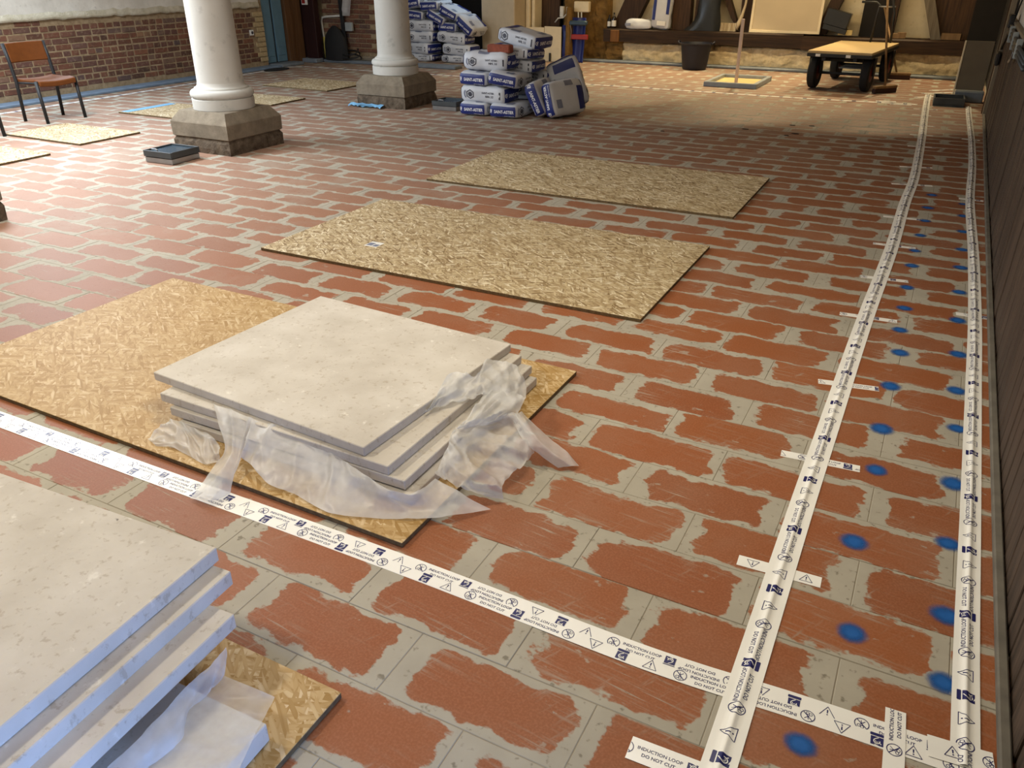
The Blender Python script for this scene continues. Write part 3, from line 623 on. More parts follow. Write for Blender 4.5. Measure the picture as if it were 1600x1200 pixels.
# ------------------------------------------------------------------ induction loop tape
def text_mesh(body, size, weight=0.0, sx=1.0):
    cu = bpy.data.curves.new('t', 'FONT'); cu.body = body; cu.size = size; cu.offset = weight; cu.align_x = 'CENTER'; cu.resolution_u = 2; cu.fill_mode = 'FRONT'
    o = bpy.data.objects.new('t', cu); COL.objects.link(o)
    me = bpy.data.meshes.new_from_object(o.evaluated_get(bpy.context.evaluated_depsgraph_get()))
    vs = [(v.co.x * sx, v.co.y) for v in me.vertices]; fs = [tuple(p.vertices) for p in me.polygons]
    bpy.data.objects.remove(o); bpy.data.meshes.remove(me); bpy.data.curves.remove(cu)
    return vs, fs
class Art:
    def __init__(s): s.v = []; s.f = []
    def add(s, vs, fs, ox=0, oy=0, flip=False):
        b = len(s.v); k = -1 if flip else 1
        s.v += [(ox + k * x, oy + k * y) for x, y in vs]; s.f += [tuple(b + i for i in f) for f in fs]; return s
    def poly(s, pts): return s.add(pts, [tuple(range(len(pts)))])
    def bar(s, a, b, w):
        (x0, y0), (x1, y1) = a, b; L = math.hypot(x1 - x0, y1 - y0); nx, ny = -(y1 - y0) / L * w / 2, (x1 - x0) / L * w / 2
        return s.poly([(x0 - nx, y0 - ny), (x1 - nx, y1 - ny), (x1 + nx, y1 + ny), (x0 + nx, y0 + ny)])
    def ring(s, cx, cy, r, w, a0=0, a1=2 * math.pi, n=20):
        p = []
        for i in range(n + 1):
            a = a0 + (a1 - a0) * i / n; p.append(((cx + (r - w) * math.cos(a), cy + (r - w) * math.sin(a)), (cx + r * math.cos(a), cy + r * math.sin(a))))
        vs = [q for t in p for q in t]; return s.add(vs, [(2 * i, 2 * i + 1, 2 * i + 3, 2 * i + 2) for i in range(n)])
a_tri = Art(); T = [(-.0175, -.013), (.0175, -.013), (0, .0165)]
for i in range(3): a_tri.bar(T[i], T[(i + 1) % 3], .0017)
a_tri.poly([(-.0018, .007), (-.0011, -.003), (.0011, -.003), (.0018, .007)]).poly([(-.0016, -.0055), (.0016, -.0055), (.0016, -.0085), (-.0016, -.0085)])
a_cut = Art().ring(0, 0, .0165, .002).bar((-.0115, .0115), (.0115, -.0115), .0022).ring(-.006, -.006, .0042, .0014, n=10).ring(.001, -.0085, .0042, .0014, n=10).bar((-.004, -.003), (.007, .0085), .0016).bar((.001, -.0045), (-.002, .0095), .0016)
a_ear = Art().poly([(-.0135, -.007), (.0135, -.007), (.0135, .0165), (.004, .0165), (.006, .0135), (-.004, .0165), (-.0135, .0165)]).poly([(-.015, -.0155), (-.0135, -.017), (.0135, -.017), (.015, -.0155), (.015, -.0105), (.0135, -.009), (-.0135, -.009), (-.015, -.0105)])
a_ear_w = Art().ring(.0005, .0055, .0075, .0022, -1.0, 3.4, 12).ring(.0005, .0055, .0035, .0014, -.6, 3.0, 8).bar((.004, -.0005), (-.003, -.0055), .002).bar((-.009, .012), (-.005, .008), .0018)
t1 = text_mesh('INDUCTION LOOP', .0118, .0002); t2 = text_mesh('DO NOT CUT', .0118, .0002)
a_txt = Art().add(*t1, 0, .0035).add(*t2, 0, -.0125); a_txt1 = Art().add(*t1, 0, -.004)
PERIOD = .592
SEQ = [('tri', 0), ('cut', 0), ('txt', 0), ('ear', 0), ('txt', 1), ('cut', 1), ('tri', 1), ('ear', 1)]
ARTS = dict(tri=a_tri, cut=a_cut, txt=a_txt, ear=a_ear)
def tape(name, label, pts, width=.078, ridge=0., z=.0008, rows=((0., 0., -1.),), detail=True, phase=0., group='induction loop cable tapes', dens=.035, flip_all=False, base_z=None, xsc=1., ysc=1.):
    P = [Vector((x, y, 0)) for x, y in pts]
    # resample with Catmull-Rom
    Q = []
    for i in range(len(P) - 1):
        a, b, c, d = P[max(i - 1, 0)], P[i], P[i + 1], P[min(i + 2, len(P) - 1)]
        n = max(1, int((c - b).length / dens))
        for k in range(n):
            f = k / n; Q.append(.5 * ((2 * b) + (c - a) * f + (2 * a - 5 * b + 4 * c - d) * f * f + (3 * b - a - 3 * c + d) * f ** 3))
    Q.append(P[-1]); S_ = [0.]
    for i in range(1, len(Q)): S_.append(S_[-1] + (Q[i] - Q[i - 1]).length)
    Ltot = S_[-1]
    def at(s):
        import bisect
        i = min(max(bisect.bisect_right(S_, s) - 1, 0), len(Q) - 2); f = (s - S_[i]) / max(1e-9, S_[i + 1] - S_[i])
        p = Q[i].lerp(Q[i + 1], f); t = (Q[min(i + 2, len(Q) - 1)] - Q[max(i - 1, 0)]).normalized()
        return p, Vector((-t.y, t.x, 0))
    def prof(t, s):
        h = ridge * math.exp(-(t / .0075) ** 2) if ridge else 0.
        return h + .0009 * (mnoise.noise(Vector((s * 11, t * 60, z * 1e4))) + 1) * (1 if ridge else .35)
    def mp(s, t, dz=0.):
        p, n = at(s); return (p.x + n.x * t, p.y + n.y * t, z + prof(t, s) + dz)
    ts = [-1, -.62, -.36, -.22, -.11, 0, .11, .22, .36, .62, 1] if ridge else [-1, -.5, 0, .5, 1]
    root = thing(name, label, 'tape', group=group)
    ns = max(2, int(Ltot / .03)) if detail else max(2, int(Ltot / .12))
    mb = MB(); mb.grid([[mp(Ltot * i / ns, t * width / 2) for t in ts] for i in range(ns + 1)])
    # thin edges down to the floor
    for sgn in (-1, 1):
        mb.grid([[mp(Ltot * i / ns, sgn * width / 2), tuple(Vector(mp(Ltot * i / ns, sgn * width / 2)) * 1 - Vector((0, 0, .0006)))] for i in range(ns + 1)])
    mb.obj('strip', M['white_tape'], root, smooth=True)
    for kind, mat, dz in (('ink', 'print_navy', .0004), ('white', 'tape_white2', .0007)):
        parts_ = []
        for ri, (row, off, tmin) in enumerate(rows):
            s = phase + off - PERIOD; i = 0; V_ = []; F_ = []
            while s < Ltot + .05:
                k, fl = SEQ[i % 8]
                art = ARTS[k] if kind == 'ink' else (a_ear_w if k == 'ear' else None)
                if art is not None and (detail or k in ('ear', 'cut')) and s > -.05:
                    b = len(V_); sg = -1 if fl else 1
                    V_ += [(s + sg * x * xsc, row + sg * y * ysc) for x, y in art.v]; F_ += [tuple(b + q for q in f) for f in art.f]
                s += PERIOD / 8; i += 1
            if not V_: continue
            bq_ = bmesh.new(); bv = [bq_.verts.new((x, y, 0)) for x, y in V_]
            for f in F_:
                try: bq_.faces.new([bv[q] for q in f])
                except ValueError: pass
            e = width / 2 - .0006
            for co, no in (((0, e, 0), (0, 1, 0)), ((0, max(-e, tmin), 0), (0, -1, 0)), ((Ltot - .001, 0, 0), (1, 0, 0)), ((.001, 0, 0), (-1, 0, 0))):
                bmesh.ops.bisect_plane(bq_, geom=bq_.verts[:] + bq_.edges[:] + bq_.faces[:], plane_co=co, plane_no=no, clear_outer=True)
            if ridge:
                for t in (-.0143, -.0086, -.0043, 0, .0043, .0086, .0143):
                    bmesh.ops.bisect_plane(bq_, geom=bq_.verts[:] + bq_.edges[:] + bq_.faces[:], plane_co=(0, t, 0), plane_no=(0, 1, 0))
            bq_.verts.index_update(); parts_.append(bq_)
        if not parts_: continue
        m2 = MB()
        for bm in parts_:
            m2.add([mp(v.co.x, v.co.y, dz) for v in bm.verts], [[v.index for v in f.verts] for f in bm.faces]); bm.free()
        po = m2.obj('printed_warning' if kind == 'ink' else 'ear_symbol', M[mat], root); po['kind'] = 'stuff'
    return root
A = [(-.127, 1.05), (-.127, 1.194), (-.13, 2.208), (-.127, 2.886), (-.121, 3.931), (-.101, 5.149), (-.104, 6.283), (-.092, 7.15), (-.112, 8.231), (-.138, 9.252), (-.177, 10.529), (-.206, 11.577), (-.219, 12.3)]
B = [(.344, 1.44), (.343, 1.849), (.347, 2.454), (.351, 3.427), (.353, 4.174), (.342, 5.241), (.317, 6.31), (.313, 6.9), (.32, 7.869), (.307, 9.107), (.273, 10.515), (.257, 11.4)]
tape('warning_tape', 'broad white induction loop tape crossing the front of the floor from side to side', [(-4.6, 1.40), (-3.2, 1.403), (-2.3, 1.411), (-1.1, 1.424), (-.38, 1.415), (.0, 1.437), (.36, 1.452)], .078, 0, .0008, rows=((-.018, 0., -1.), (.0115, .41, .0)), phase=.108)
tape('warning_tape', 'long white tape ridged over a cable, running to the far wall beside the cross strips', A, .075, .007, .0016, phase=.24, xsc=1.1, ysc=1.25)
tape('warning_tape', 'long white tape ridged over a cable, closest to the brown plank wall', B, .060, .007, .0018, phase=.28, xsc=1.1, ysc=1.15)
tape('warning_tape', 'thin looking white tape running across the far end before the trolley', [(-10.1, 11.0), (-9.84, 11.24), (-8.46, 11.22), (-7.0, 11.26), (-4.9, 11.28), (-3.3, 11.27), (-1.75, 11.25), (-.55, 11.33), (-.3, 11.34)], .08, 0, .0008, detail=False, phase=.1, xsc=1.6, ysc=2.2)
tape('warning_tape', 'white tape running along the foot of the old brick wall', [(-9.80, 3.2), (-9.82, 5.81), (-9.84, 7.61), (-9.9, 8.9), (-9.98, 9.9), (-10.08, 10.9)], .08, 0, .0008, detail=False, phase=.22, xsc=1.6, ysc=2.2)
ORD = ['nearest', 'second nearest', 'third nearest', 'fourth nearest', 'fifth nearest', 'sixth nearest', 'seventh nearest', 'eighth nearest', 'ninth nearest', 'tenth nearest', 'eleventh nearest', 'twelfth nearest', 'thirteenth nearest', 'farthest']
CR = [(-.25, 1.89, -.02, 1.9), (-.25, 2.53, .01, 2.55), (-.22, 3.16, .01, 3.2), (-.24, 3.96, .02, 3.98), (-.21, 4.57, .03, 4.6), (-.21, 5.23, .03, 5.24), (-.21, 5.9, .03, 5.92), (-.24, 6.91, .05, 6.97), (-.23, 7.59, .02, 7.65), (-.23, 8.56, .01, 8.58), (-.25, 9.19, -.03, 9.21), (-.27, 9.79, -.04, 9.78), (-.31, 10.51, -.11, 10.51), (-.32, 10.96, -.06, 10.99)]
for i, (a, b, c, d) in enumerate(CR):
    nz = random.Random(i)
    tape('tape_strip', ORD[i] + ' short white strip stuck under the ridged tape with the cross strips', [(a, b), ((a + c) / 2, (b + d) / 2), (c, d)], .042 if i else .046, 0, .0004, rows=((0., 0., -1.),), detail=i < 6, phase=[.19, .0, .01, .24, .24, .22, 0][i] if i < 7 else .3, group='short cross strips on the floor')
for i, (a, b, c, d, n) in enumerate([(.27, 4.22, .43, 4.23, 'nearest'), (.24, 6.65, .40, 6.65, 'second nearest'), (.22, 9.17, .38, 9.15, 'farthest')]):
    tape('tape_strip', n + ' short white strip crossing the tape by the plank wall', [(a, b), ((a + c) / 2, (b + d) / 2), (c, d)], .042, 0, .0004, rows=((0., 0., -1.),), detail=i < 1, phase=.2, group='short cross strips on the floor')
tape('tape_strip', 'white strip reading induction loop do not cut, near the bottom edge', [(-.315, 1.155), (-.2, 1.16), (-.10, 1.165)], .06, 0, .0005, rows=((0., 0., -1.),), phase=-.08, group='short cross strips on the floor')
tape('tape_strip', 'short upright white strip crossing the broad front tape', [(.208, 1.34), (.205, 1.43), (.20, 1.53)], .044, 0, .0022, rows=((0., 0., -1.),), phase=.0, group='short cross strips on the floor')
tape('tape_strip', 'torn white tape end lying over the front corner where two tapes meet', [(.27, 1.462), (.34, 1.468), (.40, 1.475)], .06, 0, .0026, rows=((0., 0., -1.),), phase=.05, group='short cross strips on the floor')
for i, (a, b, c, d, n) in enumerate([(-.36, 11.95, .12, 12.45, 'lowest'), (-.30, 12.38, .10, 12.72, 'middle'), (-.22, 12.72, .06, 12.98, 'topmost')]):
    tape('tape_strip', n + ' of three slanting white strips by the leaning panel', [(a, b), ((a + c) / 2, (b + d) / 2), (c, d)], .06, 0, .0004 + i * .0004, rows=((0., 0., -1.),), detail=False, phase=.1, group='short cross strips on the floor')
for i, (a, b, c, d, n) in enumerate([(-.78, 11.42, -.55, 11.46, 'folded'), (-.60, 11.20, -.36, 11.24, 'flat')]):
    tape('tape_strip', n + ' white scrap at the end of the far cross tape', [(a, b), ((a + c) / 2, (b + d) / 2), (c, d)], .08 if i == 0 else .05, 0, .0012, rows=((0., 0., -1.),), detail=False, phase=.1, group='short cross strips on the floor')
# ------------------------------------------------------------------ paper sacks
TXT_BRAND = text_mesh('SAINT-ASTIER', .056, .0014, .76); TXT_SMALL = text_mesh('NATURAL HYDRAULIC LIME', .02, .0003, .9); TXT_FLANK = text_mesh('SAINT-ASTIER', .03, .0006, .85); TXT_NHL = text_mesh('NHL 3.5', .034, .001, .9)
def sack_fn(L, W, H, seed, soft=1.):
    def D(u, v, w, off=0.):
        # unit cube -> rounded, bulging sack
        k = 7.0; nn = (abs(u) ** k + abs(v) ** k + abs(w) ** k) ** (1 / k); mx = max(abs(u), abs(v), abs(w), 1e-6)
        s = mx / nn; u2, v2, w2 = u * s, v * s, w * s
        e = max(abs(u2), abs(v2)); zz = w2 * (1 - .10 * soft * e ** 4) * (1 + .05 * soft * (1 - u2 * u2))
        p = Vector((u2 * L / 2, v2 * W / 2 * (1 - .03 * abs(w2) ** 2), zz * H / 2))
        n = mnoise.noise(Vector((p.x * 5 + seed * 7.1, p.y * 5, p.z * 6))) * .012 * soft + mnoise.noise(Vector((p.x * 16, p.y * 16 + seed, p.z * 16))) * .005 * soft
        dr = Vector((u2 ** 5, v2 ** 5, w2 ** 5)); dr = dr.normalized() if dr.length > 1e-6 else Vector((0, 0, 1))
        return p + dr * (n + off)
    return D
def sack_meshes(L, W, H, seed, soft=1.):
    D = sack_fn(L, W, H, seed, soft); n1, n2, n3 = 16, 12, 6
    mb = MB(); lin_ = lambda n: [-1 + 2 * i / n for i in range(n + 1)]
    for w in (-1, 1):
        mb.grid([[D(u, v, w) for v in (lin_(n2) if w > 0 else lin_(n2)[::-1])] for u in lin_(n1)][::-1])
    for v in (-1, 1):
        mb.grid([[D(u, v, w) for u in (lin_(n1) if v < 0 else lin_(n1)[::-1])] for w in lin_(n3)])
    for u in (-1, 1):
        mb.grid([[D(u, v, w) for v in (lin_(n2) if u > 0 else lin_(n2)[::-1])] for w in lin_(n3)])
    body = mb.mesh('sack_body', M['bag'], True)
    bm = bmesh.new(); bm.from_mesh(body); bmesh.ops.remove_doubles(bm, verts=bm.verts, dist=.0004); bmesh.ops.recalc_face_normals(bm, faces=bm.faces); bm.to_mesh(body); bm.free()
    gry = MB(); mid = MB(); ends = []
    for sg in (1, -1):
        lab = MB(); txt = MB()
        lab.grid([[D(sg, sg * v, w, .003) for v in [(-.93 + 1.86 * i / 12) for i in range(13)]] for w in [(-.84 + 1.68 * j / 6) for j in range(7)]])
        def put(m, vs, fs, ox, oy, off=.0055, s_=1.): m.add([D(sg, sg * (x * s_ + ox) / (W / 2), (y * s_ + oy) / (H / 2), off) for x, y in vs], fs)
        sc = W / .40
        put(txt, *TXT_BRAND, .022, -.02 * H / .15, s_=sc)
        put(txt, *TXT_SMALL, .09, -.055 * H / .15, s_=.6 * sc)
        r = Art().ring(0, 0, .028, .008, .7, 5.2, 14).ring(.004, 0, .012, .012, 0, 6.2832, 10)
        put(txt, r.v, r.f, -.155 * sc, .0, s_=sc * .9)
        ends.append((lab.mesh('label', M['navy'], True), txt.mesh('lettering', M['letters'])))
    def putf(m, art, ox, oy, sg, off=.003): m.add([D(sg * (art_x + ox) / (L / 2) * 1., -sg * 1., (y + oy) / (H / 2), off) for art_x, y in art.v], art.f)
    for sg in (1, -1):
        hexo = Art().ring(0, 0, .056, .013, math.pi / 6, 2 * math.pi + math.pi / 6, 6); putf(gry, hexo, -.15, 0, sg); putf(gry, Art().poly([(.030 * math.cos(k * math.pi / 3), .030 * math.sin(k * math.pi / 3)) for k in range(6)]), -.15, 0, sg)
        putf(mid, Art().ring(-.02, 0, .06, .02, 2.2, 4.1, 8), -.16, 0, sg)
        putf(gry, Art().add(*TXT_FLANK), .08, .012, sg); putf(gry, Art().add(*TXT_NHL), .10, -.028, sg)
        putf(gry, Art().poly([(.225, -.045), (.245, -.045), (.245, .04), (.225, .04)]), 0, 0, sg)
    for w in (1, -1):
        mid.grid([[D(u, v, w, .003) for v in ((-.98 + .36 * i / 5) * w for i in range(6))] for u in [(-.35 + .5 * k / 6) for k in range(7)]])
        mid.grid([[D(u, v, w, .003) for v in ((.1 + .5 * i / 5) * w for i in range(6))] for u in [(.5 + .3 * k / 4) for k in range(5)]])
    nav = MB()
    for w in (1, -1):
        nav.grid([[D(u, v, w, .003) for v in ((-.55 + 1.4 * i / 8) * w for i in range(9))] for u in [(-.95 + .42 * k / 5) for k in range(6)]])
    return dict(sack_body=body, ends=ends, face_print=nav.mesh('face_print', M['navy'], True), flank_print=gry.mesh('flank_print', M['greyprint']), blue_print=mid.mesh('blue_print', M['midgrey'], True))
KIND = {'std': sack_meshes(.56, .385, .155, 1), 'std2': sack_meshes(.56, .365, .15, 2), 'long': sack_meshes(.60, .40, .19, 3), 'fat': sack_meshes(.58, .39, .20, 4, 2.0), 'flat': sack_meshes(.56, .40, .13, 5, 1.4)}
def sack(kind, c, ex, ey, label, group):
    ex = Vector(ex).normalized(); ey = Vector(ey); ey = (ey - ex * ey.dot(ex)).normalized(); ez = ex.cross(ey)
    t = link('lime_sack', None); mt = Matrix((ex, ey, ez)).transposed().to_4x4(); mt.translation = Vector(c); t.matrix_world = mt
    tag(t, label, 'sack', group)
    K_ = KIND[kind]; link('sack_body', K_['sack_body'], t)
    for lb_, tx_ in K_['ends']:
        l_ = link('label', lb_, t); link('lettering', tx_, l_)['kind'] = 'stuff'
    for k in ('flank_print', 'blue_print', 'face_print'): link(k, K_[k], t)['kind'] = 'stuff'
    return t
G1, G2 = 'lime sacks heaped by the second column', 'lime sacks stacked in the back alcove'
E_ = (0, -1, 0); X_ = (1, 0, 0)
sack('std2', (-4.775, 8.43, .076), E_, X_, 'bottom sack of the front heap beside the grey access box', G1)
sack('std2', (-4.385, 8.42, .078), (.03, -1, 0), X_, 'bottom sack of the front heap next to the leaning sacks', G1)
sack('long', (-4.67, 8.40, .232), X_, (0, 1, 0), 'white sack flank with black hexagon, second layer of the front heap', G1)
sack('std2', (-4.79, 8.47, .392), E_, (1, 0, -.02), 'sack in the third layer of the front heap, small blue end', G1)
sack('std2', (-4.42, 8.43, .402), (.12, -1, .02), (1, .1, -.14), 'sack in the third layer of the front heap, large tilted blue end', G1)
sack('fat', (-4.665, 8.46, .572), (1, .03, 0), (0, 1, .0), 'white wrinkled sack under the red brick on the front heap', G1)
sack('flat', (-4.46, 8.66, .66), (1, -.12, -.05), (.12, 1, -.05), 'sack just below the topmost one of the front heap', G1)
sack('std', (-4.40, 8.76, .80), (1, -.18, -.16), (.18, 1, .0), 'topmost sack of the front heap, against the pale pier', G1)
sack('std2', (-4.47, 8.74, .52), (1, -.06, -.03), (.05, 1, 0), 'sack with a small blue end behind the two leaning ones', G1)
sack('std', (-4.075, 8.56, .203), (.10, -1, .0), (.42, 0, -.91), 'leaning sack on edge, blue end reading downward, in the front heap', G1)
sack('std', (-3.83, 8.60, .203), (-.30, -1, 0), (-.30, .10, .95), 'leaning sack on edge, blue end reading upward, outermost of the front heap', G1)
sack('std', (-3.97, 9.02, .30), (.36, .08, -.92), (.90, .30, .36), 'sack standing upright behind the outermost leaning one', G1)
sack('std', (-4.43, 9.08, .079), X_, (0, 1, 0), 'lowest of two sacks half hidden behind the leaning ones in the front heap', G1)
sack('std', (-4.42, 9.07, .235), (1, .1, 0), (-.1, 1, 0), 'upper of two sacks half hidden behind the leaning ones in the front heap', G1)
sack('std', (-4.42, 9.07, .39), (1, -.1, -.1), (.1, 1, 0), 'sloping sack just above the leaning ones in the front heap', G1)
o = MB().bbox(-.145, .145, -.05, .05, 0, .085, .012).obj('brick_block', M['brick_red'], loc=(-4.51, 8.36, .668)); o.rotation_euler = (0, 0, -.03); tag(o, 'red brick lying on top of the front heap of sacks', 'brick')
# back stack
sack('flat', (-8.56, 12.99, .066), X_, (0, 1, 0), 'lowest crumpled sack of the alcove stack beside the second column', G2)
sack('long', (-8.57, 12.99, .215), (1, -.25, 0), (.25, 1, 0), 'second sack up in the alcove stack beside the column, blue end turned aside', G2)
sack('fat', (-8.54, 12.99, .40), X_, (0, 1, 0), 'third sack up in the alcove stack beside the column, wrinkled flank', G2)
sack('long', (-8.53, 12.99, .585), X_, (0, 1, 0), 'fourth sack up in the alcove stack beside the column, hexagon on the flank', G2)
sack('std', (-8.64, 13.06, .755), E_, (1, 0, -.10), 'sack with blue end beside the column, fifth up in the alcove', G2)
sack('std', (-8.70, 13.08, .935), E_, (1, 0, .12), 'topmost sack of the alcove stack touching the column outline', G2)
sack('std', (-8.33, 13.08, .905), E_, (1, 0, .04), 'sack with upright blue end at the top of the alcove stack', G2)
sack('flat', (-7.84, 12.99, .066), X_, (0, 1, 0), 'lowest sack of the alcove stack on the pier side', G2)
sack('long', (-7.79, 12.99, .215), (1, .0, -.04), (0, 1, 0), 'second sack up in the alcove stack on the pier side', G2)
sack('long', (-7.89, 12.99, .405), (1, 0, -.06), (0, 1, 0), 'third sack up on the pier side of the alcove, hexagon flank', G2)
sack('std', (-8.0, 13.12, .575), E_, (1, 0, -.05), 'level blue ended sack wedged under the sloping ones in the alcove', G2)
sack('std', (-8.20, 13.07, .725), E_, (1, 0, -.48), 'sloping sack in the alcove, lowest of the two parallel blue ends', G2)
sack('std', (-7.94, 13.08, .80), E_, (1, 0, -.45), 'sloping sack in the alcove, upper of the two parallel blue ends', G2)
sack('fat', (-7.62, 13.08, .60), E_, (1, 0, -.78), 'steeply sloping sack in the alcove leaning to the pale pier', G2)

# ------------------------------------------------------------------ chairs
def chair(x, y, rz, label):
    t = thing('stacking_chair', label, 'chair', (x, y, 0), rz, 'brown stacking chairs by the brick wall')
    # local: front = +X, width along Y
    for sy in (-1, 1):
        MB().tube([(-.19, sy * .235, .0), (-.165, sy * .235, .42), (-.19, sy * .235, .62), (-.225, sy * .235, .80)], .018, 10).obj('leg', M['black'], t, smooth=True)
        MB().tube([(.19, sy * .235, .0), (.165, sy * .235, .435)], .018, 10).obj('leg', M['black'], t, smooth=True)
        MB().tube([(-.17, sy * .225, .405), (.17, sy * .225, .415)], .011, 8).obj('seat_rail', M['black'], t, smooth=True)
    n = 10
    def pad(f, th, nm):
        top = [[f(i / n, k / n) for k in range(n + 1)] for i in range(n + 1)]
        mb = MB(); mb.grid(top); low = [[tuple(Vector(p) + Vector(th)) for p in r] for r in top]; mb.grid([r[::-1] for r in low])
        m_ = [top[0], low[0]]; mb.grid([low[0], top[0]]); mb.grid([top[-1], low[-1]])
        mb.grid([[r[0] for r in top], [r[0] for r in low]]); mb.grid([[r[-1] for r in low], [r[-1] for r in top]])
        o = mb.obj(nm, M['vinyl'], t); bm = bmesh.new(); bm.from_mesh(o.data); bmesh.ops.remove_doubles(bm, verts=bm.verts, dist=.0005); bmesh.ops.recalc_face_normals(bm, faces=bm.faces); bm.to_mesh(o.data); bm.free()
        smooth_by_angle(o, 45); md = o.modifiers.new('soft', 'BEVEL'); md.width = .012; md.segments = 3; md.limit_method = 'ANGLE'
    pad(lambda a, b: (-.175 + .38 * a, -.222 + .444 * b, .445 + .02 * (2 * a - 1) ** 2 * (1 if a > .5 else .4) - .014 * math.sin(math.pi * b) + (-.03 * max(0, a - .82) / .18)), (0, 0, -.056), 'seat')
    pad(lambda a, b: (-.20 - .03 * math.sin(math.pi * b) - .035 * a, -.222 + .444 * b, .60 + .20 * a), (.026, 0, .004), 'backrest')
    return t
chair(-8.89, 5.87, .02, 'brown vinyl chair with black legs standing before the brick wall')
chair(-8.62, 4.735, .0, 'chair of which only one black front leg enters at the left edge')

# ------------------------------------------------------------------ metal floor boxes and trays
def access_box(x, y, rz, label, two=True):
    t = thing('access_cover', label, 'floor box', (x, y, 0), rz, 'grey metal access covers')
    MB().bbox(-.16, .16, -.16, .16, .001, .05, .004).obj('lower_tray', M['steel'], t)
    mb = MB(); z0, z1 = .054, .105
    for a, b, c, d in ((-.165, .165, -.165, -.152), (-.165, .165, .152, .165), (-.165, -.152, -.152, .152), (.152, .165, -.152, .152)): mb.bbox(a, b, c, d, z0, z1, .002)
    mb.obj('frame', M['dark_metal'], t)
    MB().bbox(-.152, .152, -.152, .152, z0, .092, .002).obj('cover', M['dark_blue_glass'], t)
    MB().tube([(-.10, -.13, .092), (-.09, -.13, .115), (-.03, -.13, .115), (-.02, -.13, .092)], .006, 8).obj('handle', M['steel'], t, smooth=True)
    return t
access_box(-5.995, 4.955, .03, 'pair of grey metal floor box covers stacked before the nearest column')
access_box(-5.27, 8.50, .05, 'grey metal floor box cover between second column and sacks')
t = thing('metal_tray', 'dark grey metal tray beside the end of the ridged tape', 'tray', (.03, 11.52, 0), .04)
MB().bbox(-.17, .17, -.2, .2, .001, .02, .003).obj('base', M['dark_metal'], t)
for a, b, c, d in ((-.17, .17, -.2, -.185), (-.17, .17, .185, .2), (-.17, -.155, -.185, .185), (.155, .17, -.185, .185)): MB().bbox(a, b, c, d, .02, .095, .003).obj('side', M['dark_metal'], t)
t = thing('leaning_sheet', 'grey brown sheet with pale edge leaning by the dark recess', 'panel', (.22, 11.82, 0), 0)
MB().bbox(-.145, .16, 0, .02, .14, .70, .003, Matrix.Rotation(-.08, 4, 'X')).obj('sheet', M['dustsheet'], t)
MB().bbox(-.165, -.145, -.006, .022, .02, .70, .003, Matrix.Rotation(-.08, 4, 'X')).obj('pale_edge', M['cream'], t)
MB().bbox(-.14, .18, -.06, .12, .001, .13, .01).obj('grey_foot', M['kerb'], t)
o = MB().lathe([(.0, 0), (.17, 0), (.17, .008), (.15, .014), (0, .014)], n=20, M=Matrix.Translation((-9.97, 10.65, .002)) @ Matrix.Diagonal((.9, 1.5, 1, 1)), cap=False).obj('floor_mat', M['rubber']); tag(o, 'flat black pad on the floor by the blue grey door', 'mat')

# ------------------------------------------------------------------ trolley
t = thing('flat_trolley', 'flat trolley with plywood deck and four black wheels before the far wall', 'trolley', (-1.285, 12.89, 0), -.105)
MB().bbox(-.41, .41, -.9, .9, .475, .505, .003).obj('deck', M['ply'], t)
MB().bbox(-.415, .415, -.905, .905, .43, .474, .004).obj('deck_frame', M['black'], t)
for sx in (-1, 1):
    for sy in (-1, 1):
        wx, wy = sx * .345, sy * .62
        Mx = Matrix.Translation((wx, wy, .22)) @ Matrix.Rotation(math.pi / 2, 4, 'Y')
        o = MB().lathe([(.10, -.045), (.19, -.055), (.212, -.04), (.22, 0), (.212, .04), (.19, .055), (.10, .045)], n=32, M=Mx).obj('wheel', M['rubber'], t); smooth_by_angle(o, 40)
        MB().lathe([(.03, -.06), (.10, -.048), (.10, .048), (.03, .06)], n=20, M=Mx).obj('hub', M['rust'], o)
        for k in (-.075, .075):
            MB().bbox(wx + k - .008, wx + k + .008, wy - .05, wy + .05, .2, .43, .003).obj('fork', M['black'], t)
    MB().bbox(sx * .2 - .025, sx * .2 + .025, -.85, .85, .38, .43, .004).obj('chassis_rail', M['black'], t)
for sy in (-1, 1): MB().tube([(-.36, sy * .62, .21), (.36, sy * .62, .21)], .018, 10).bbox(-.3, .3, sy * .62 - .03, sy * .62 + .03, .36, .40, .004).obj('axle', M['black'], t)
MB().bbox(-.2, .2, .1, .5, .2, .215, .003).obj('lower_plate', M['greyframe'], t)
for x in (-.27, .12): MB().bbox(x - .03, x + .03, -.912, -.904, .435, .468, .001).obj('frame_sticker', M['sign'], t)
MB().tube([(.02, .84, .505), (.04, .86, .9), (.05, .88, 1.0), (.0, .87, 1.035), (-.2, .84, 1.04)], .016, 10).obj('handle', M['black'], t, smooth=True)
MB().tube([(.30, .84, .505), (.27, .86, .9), (.20, .88, 1.1), (.13, .87, 1.2)], .016, 10).obj('handle', M['black'], t, smooth=True)
MB().tube([(.04, .87, .98), (.27, .87, .98)], .012, 8).obj('handle_bar', M['steel'], t, smooth=True)
